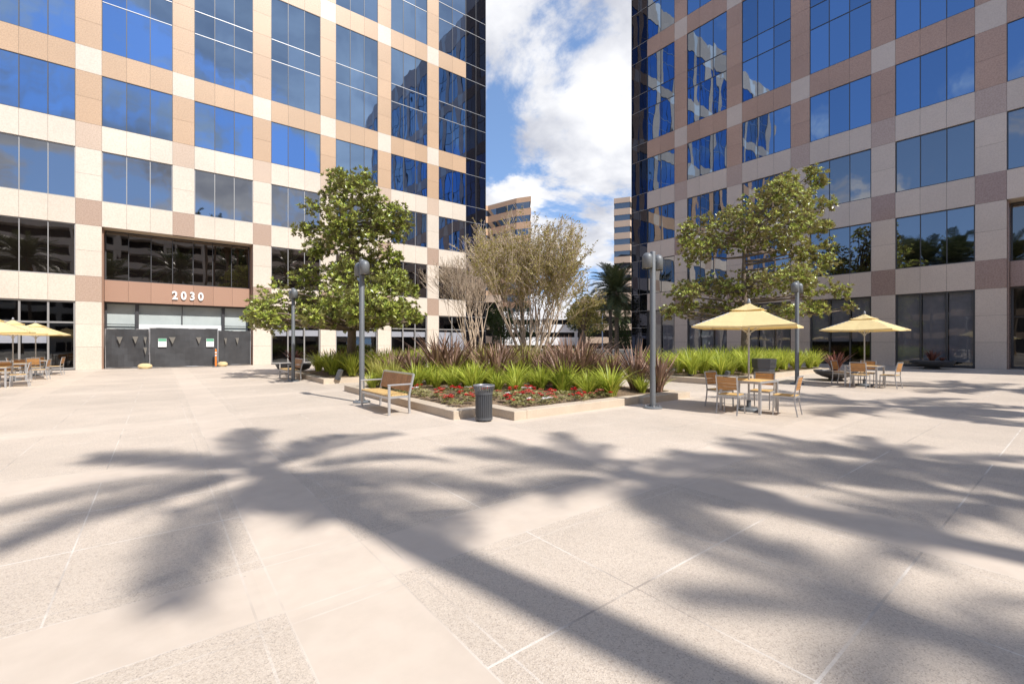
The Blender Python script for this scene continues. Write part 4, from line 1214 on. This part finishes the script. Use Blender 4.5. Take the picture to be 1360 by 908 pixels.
x, y = cw(-9.3, 24.6); bowl((x, y, 0.0), 'dark bowl planter between the rear bench and the conical magnolia', 0.75, 0.45); cordyline((x, y, 0.45), 'pale red cordyline in the bowl between the rear bench and the conical magnolia', 0, 1.1)

def floodlight(loc, rz, label):
    root = thing('ground_floodlight', label, 'floodlight', loc, rz)
    q = MB(); q.obox((0,0,0.20), Vector((1,0,0)), Vector((0,cos(.35),sin(.35))), Vector((0,-sin(.35),cos(.35))), 0.13, 0.07, 0.2); bevel(q.build('housing', M['bin'], root), 0.01)
    q = MB(); q.obox((0,-0.083,0.25), Vector((1,0,0)), Vector((0,cos(.35),sin(.35))), Vector((0,-sin(.35),cos(.35))), 0.09, 0.004, 0.12); q.build('glass', M['silver'], root)
    q = MB(); q.box(-0.05,0.05,-0.05,0.05,-0.02,0.06); q.build('base', M['bin'], root)
x, y = cw(-6.85, 17.9); floodlight((x, y, 0.15), 0.9, 'small dark ground floodlight in the grass near the rear bench')
x, y = cw(8.35, 17.6); floodlight((x, y, 0.12), 0.2, 'small pale ground floodlight in the grass behind the front umbrella table')

# ------------------------------------------------------------------ cafe furniture
def make_chair():
    # faces +y
    root = thing('cafe_chair', 'x', 'chair', (0,0,0))
    for sx in (-1, 1):
        x = sx*0.225
        q = MB(); q.tube([(x,0.21,0),(x,0.20,0.44)], 0.0175, 4); q.build('leg', M['alu'], root)
        q = MB(); q.tube([(x,-0.27,0),(x,-0.225,0.24),(x,-0.21,0.44),(x,-0.235,0.66),(x,-0.285,0.875)], 0.0175, 4); q.build('leg', M['alu'], root)
    q = MB(); q.box(-0.225,0.225,0.19,0.215,0.40,0.435); q.box(-0.225,0.225,-0.225,-0.2,0.40,0.435)
    for sx in (-1,1): q.box(sx*0.225-0.012, sx*0.225+0.012, -0.2, 0.19, 0.402, 0.433)
    q.build('seat_frame', M['alu'], root)
    q = MB(); n = 6
    for i in range(n):
        y0 = -0.215+0.44*i/n; q.box(-0.208,0.208,y0+0.004,y0+0.44/n-0.004,0.437,0.452)
    q.build('seat', M['woodp'], root)
    q = MB(); n = 4
    for i in range(n):
        t = (i+0.5)/n; z = 0.56+0.29*t; y = -0.222-0.06*t
        q.obox((0,y,z), Vector((1,0,0)), Vector((0,cos(.2),sin(.2))), Vector((0,-sin(.2),cos(.2))), 0.205, 0.008, 0.29/n/2-0.003)
    q.build('backrest', M['wood'], root)
    q = MB(); q.tube([(-0.235,-0.287,0.875),(0.235,-0.287,0.875)], 0.016, 4); q.build('back_frame', M['alu'], root)
    return root
def make_table():
    root = thing('cafe_table', 'x', 'table', (0,0,0))
    h = 0.47
    for sx in (-1,1):
        for sy in (-1,1):
            q = MB(); q.box(sx*h-sx*0.05, sx*h, sy*h-sy*0.05, sy*h, 0, 0.69); q.build('leg', M['alu'], root)
    q = MB()
    for s in (-1,1):
        q.box(s*h-s*0.045, s*h+s*0.005, -h-0.005, h+0.005, 0.69, 0.742); q.box(-h+0.045, h-0.045, s*h-s*0.045, s*h+s*0.005, 0.691, 0.741)
    bevel(q.build('frame', M['alu'], root), 0.005)
    q = MB(); n = 9
    for i in range(n):
        y0 = -h+0.05+(2*h-0.1)*i/n
        if i == n//2: q.box(-h+0.05, -0.04, y0+.004, y0+(2*h-.1)/n-.004, 0.715, 0.738); q.box(0.04, h-0.05, y0+.004, y0+(2*h-.1)/n-.004, 0.715, 0.738)
        else: q.box(-h+0.05, h-0.05, y0+.004, y0+(2*h-.1)/n-.004, 0.715, 0.738)
    q.build('top', M['woodp'], root)
    return root
def make_umbrella():
    root = thing('umbrella', 'x', 'umbrella', (0,0,0))
    q = MB(); q.lathe([(0,0),(0.26,0),(0.26,0.05),(0.24,0.07),(0.05,0.09),(0.05,0.25)], 24); q.build('base', M['post'], root)
    q = MB(); q.lathe([(0.022,0.08),(0.022,2.56)], 12); q.build('pole', M['alu'], root, True)
    q = MB(); q.lathe([(0.02,2.53),(0.045,2.56),(0.05,2.59),(0.03,2.62),(0.035,2.65),(0,2.68)], 12); q.build('finial', M['binlid'], root, True)
    Rr = 1.48; ze, za = 2.02, 2.55     # corner reach
    def surf(u, v, z0, z1, reach, sag):
        # u,v in -1..1 on the square
        m = max(abs(u), abs(v)); k = reach/sqrt(2)
        edge = 1 - 0.05*(1-min(abs(u), abs(v))/max(m,1e-6))*m    # edges drawn in between corners
        z = z1-(z1-z0)*m + 0.0
        dia = (abs(abs(u)-abs(v)))
        z -= sag*dia*m*(1-0.3*m)
        z -= 0.05*m*(1-m)*2
        return (u*k*edge, v*k*edge, z)
    def cloth(z0, z1, reach, sag, n, m0):
        q = MB()
        for i in range(-n, n):
            for j in range(-n, n):
                us = [(i/n, j/n), ((i+1)/n, j/n), ((i+1)/n, (j+1)/n), (i/n, (j+1)/n)]
                if max(abs((i+.5)/n), abs((j+.5)/n)) < m0: continue
                q.quad(*[surf(u, v, z0, z1, reach, sag) for u, v in us])
        return q
    q = cloth(ze, za, Rr, 0.045, 12, 0.16)
    # valance
    for s in range(4):
        rot = Matrix.Rotation(s*pi/2, 3, 'Z')
        for i in range(-12, 12):
            p0 = Vector(surf(1, i/12, ze, za, Rr, 0.045)); p1 = Vector(surf(1, (i+1)/12, ze, za, Rr, 0.045))
            d = Vector((0.0, 0, -0.045))
            q.quad(*[tuple(rot @ p) for p in (p0, p1, p1+d, p0+d)])
    can = q.build('canopy', M['canvas'], root, True)
    q = cloth(2.40, 2.585, 0.50, 0.03, 6, 0.0); q.build('vent_cap', M['canvas'], can, True)
    for k in range(4):
        a = pi/4+k*pi/2
        q = MB(); q.tube([(0,0,2.50),(Rr*0.98*cos(a), Rr*0.98*sin(a), ze-0.01)], 0.011, 5); q.tube([(0.03*cos(a),0.03*sin(a),1.85),(Rr*0.5*cos(a),Rr*0.5*sin(a),2.235)], 0.009, 5); q.build('rib', M['alu'], root)
    q = MB(); q.lathe([(0.023,1.80),(0.045,1.80),(0.045,1.88),(0.023,1.88)], 12); q.build('hub', M['alu'], root)
    return root
def place(root, loc, rz, label, group, first):
    if first:
        root.location = loc; root.rotation_euler = (0,0,rz); root['label'] = label; root['group'] = group
        return root
    return dup(root, loc, rz, label, group)
chair, table, umb = make_chair(), make_table(), make_umbrella()
sets = [
    # (a, d, umbrella rot, table rot, where, chair list (side, dist, jitter))
    (5.66, 10.80, radians(16), 0.0, 'front umbrella table by the recycling bin', 'xyXY', 0),
    (12.6, 16.15, radians(-2), 0.0, 'umbrella table before the tall shaded windows', 'xyXY', 1),
    (-21.1, 19.1, radians(8), 0.0, 'middle umbrella table by the sunlit tower', 'xyXY', 2),
    (-23.3, 22.1, radians(-5), 0.0, 'rearmost umbrella table by the sunlit tower', 'xyXY', 3),
    (-18.7, 16.2, radians(4), 0.0, 'nearest umbrella table by the sunlit tower', 'xyXY', 4),
]
sideword = {'x': 'seen from behind', 'X': 'facing the camera', 'y': 'on the sunny near side', 'Y': 'on the shaded far side'}
jr = random.Random(5); fc = True
for (a, d, ur, tr_, where, sides, i) in sets:
    x, y = cw(a, d); z = ground_z(x)
    place(table, (x, y, z), tr_, 'square slatted cafe table, the ' + where, 'square cafe tables', i == 0)
    place(umb, (x, y, z), ur, 'pale yellow square umbrella over the ' + where, 'yellow umbrellas', i == 0)
    for s in sides:
        D = 0.66+jr.uniform(0, .14); off = jr.uniform(-.12, .12)
        dx, dy, rz = {'x': (-D, off, -pi/2), 'X': (D, off, pi/2), 'y': (off, -D, 0), 'Y': (off, D, pi)}[s]
        lab = 'wood chair %s at the %s' % (sideword[s], where)
        place(chair, (x+dx, y+dy, z), rz+jr.uniform(-.18,.18), lab, 'wood and aluminium cafe chairs', fc); fc = False
# lone seats beyond the planting
x, y = cw(6.95, 20.3); dup(chair, (x, y, 0.03), -2.2, 'lone wood backed chair in the path behind the flax corner of the centre planter', 'wood and aluminium cafe chairs')
x, y = cw(-8.4, 26.6); dup(table, (x, y, 0), 0.1, 'square slatted cafe table behind the conical magnolia near the sunlit tower', 'square cafe tables')
dup(chair, (x-0.75, y-0.1, 0), -pi/2, 'wood backed chair at the table behind the conical magnolia, facing the shaded tower', 'wood and aluminium cafe chairs')
dup(chair, (x+0.05, y-0.75, 0), 0.1, 'wood backed chair at the table behind the conical magnolia, facing the sunlit tower', 'wood and aluminium cafe chairs')

# ------------------------------------------------------------------ sky, sun, camera
EL = math.asin(SUN.z); AZ = atan2(SUN.x, SUN.y)
wd = bpy.data.worlds.new('World'); scene.world = wd; wd.use_nodes = True
nt = wd.node_tree; N = nt.nodes; L = nt.links
bg = N['Background']; bg.inputs[1].default_value = 0.15
sky = N.new('ShaderNodeTexSky'); sky.sky_type = 'NISHITA'; sky.sun_disc = False
sky.sun_elevation = EL; sky.sun_rotation = AZ; sky.altitude = 50; sky.air_density = 1.0; sky.dust_density = 0.1; sky.ozone_density = 2.5
tc = N.new('ShaderNodeTexCoord')
sp = N.new('ShaderNodeSeparateXYZ'); L.new(tc.outputs['Generated'], sp.inputs[0])
lift = N.new('ShaderNodeVectorMath'); lift.operation = 'MULTIPLY_ADD'; L.new(tc.outputs['Generated'], lift.inputs[0]); lift.inputs[1].default_value = (1, 1, 0.9); lift.inputs[2].default_value = (0, 0, 0.22)
nrm = N.new('ShaderNodeVectorMath'); nrm.operation = 'NORMALIZE'; L.new(lift.outputs[0], nrm.inputs[0]); L.new(nrm.outputs[0], sky.inputs['Vector'])
def wm(op, a, b=None, cl=False):
    q = N.new('ShaderNodeMath'); q.operation = op; q.use_clamp = cl
    for i, v in enumerate((a, b)):
        if v is None: continue
        if isinstance(v, (int, float)): q.inputs[i].default_value = v
        else: L.new(v, q.inputs[i])
    return q.outputs[0]
den = wm('ADD', wm('MAXIMUM', sp.outputs[2], 0.0), 0.28)
cx_ = wm('DIVIDE', sp.outputs[0], den); cy_ = wm('DIVIDE', sp.outputs[1], den)
cv = N.new('ShaderNodeCombineXYZ'); L.new(cx_, cv.inputs[0]); L.new(cy_, cv.inputs[1]); cv.inputs[2].default_value = 3.1
def wnoise(scale, det, rough, off):
    mp = N.new('ShaderNodeMapping'); mp.inputs['Location'].default_value = off
    L.new(cv.outputs[0], mp.inputs[0])
    q = N.new('ShaderNodeTexNoise'); q.inputs['Scale'].default_value = scale; q.inputs['Detail'].default_value = det; q.inputs['Roughness'].default_value = rough
    q.inputs['Distortion'].default_value = 0.25
    L.new(mp.outputs[0], q.inputs['Vector']); return q.outputs['Fac']
n1 = wnoise(1.9, 10, 0.60, (0.3, 0.7, 0))
n2 = wnoise(3.0, 6, 0.55, (5.2, 1.7, 2))
fw = N.new('ShaderNodeVectorMath'); fw.operation = 'DOT_PRODUCT'; L.new(tc.outputs['Generated'], fw.inputs[0]); fw.inputs[1].default_value = (FX, FY, 0.25)
bias = N.new('ShaderNodeMapRange'); L.new(fw.outputs['Value'], bias.inputs[0])
bias.inputs[1].default_value = 0.2; bias.inputs[2].default_value = 0.95; bias.inputs[3].default_value = 0.025; bias.inputs[4].default_value = 0.085
sd_ = N.new('ShaderNodeVectorMath'); sd_.operation = 'DOT_PRODUCT'; L.new(tc.outputs['Generated'], sd_.inputs[0]); sd_.inputs[1].default_value = (0.055, -0.055, 0)
dens = wm('ADD', wm('ADD', n1, bias.outputs[0]), sd_.outputs['Value'])
cov = N.new('ShaderNodeMapRange'); cov.interpolation_type = 'SMOOTHSTEP'; L.new(dens, cov.inputs[0])
cov.inputs[1].default_value = 0.505; cov.inputs[2].default_value = 0.60
shade = N.new('ShaderNodeMapRange'); L.new(n2, shade.inputs[0]); shade.inputs[1].default_value = 0.35; shade.inputs[2].default_value = 0.65
ccol = N.new('ShaderNodeMix'); ccol.data_type = 'RGBA'; L.new(shade.outputs[0], ccol.inputs[0])
ccol.inputs[6].default_value = (2.2, 2.3, 2.65, 1); ccol.inputs[7].default_value = (4.55, 4.55, 4.6, 1)
skm = N.new('ShaderNodeMix'); skm.data_type = 'RGBA'; L.new(cov.outputs[0], skm.inputs[0]); L.new(sky.outputs[0], skm.inputs[6]); L.new(ccol.outputs[2], skm.inputs[7])
L.new(skm.outputs[2], bg.inputs[0])

sd = bpy.data.lights.new('sun', 'SUN'); sd.energy = 3.4; sd.angle = radians(0.53); sd.color = (1.0, 0.965, 0.915)
so = bpy.data.objects.new('sun', sd); COL.objects.link(so)
so.rotation_euler = SUN.to_track_quat('Z', 'Y').to_euler()

cam = bpy.data.cameras.new('camera'); cam.lens = 36.0*F/1360.0; cam.sensor_width = 36.0; cam.clip_end = 3000; cam.clip_start = 0.05
co = bpy.data.objects.new('camera', cam); COL.objects.link(co)
co.location = (0, 0, CAMH); co.rotation_euler = (radians(90), 0, -atan2(FX, FY))
scene.camera = co

vs = scene.view_settings
vs.view_transform = 'Standard'; vs.look = 'None'; vs.gamma = 1.0; vs.use_curve_mapping = False; vs.exposure = 0.78
cy = scene.cycles
cy.max_bounces = 7; cy.diffuse_bounces = 3; cy.glossy_bounces = 4; cy.transparent_max_bounces = 10; cy.transmission_bounces = 4
cy.caustics_reflective = False; cy.caustics_refractive = False
cy.use_denoising = True
cy.sample_clamp_indirect = 6.0
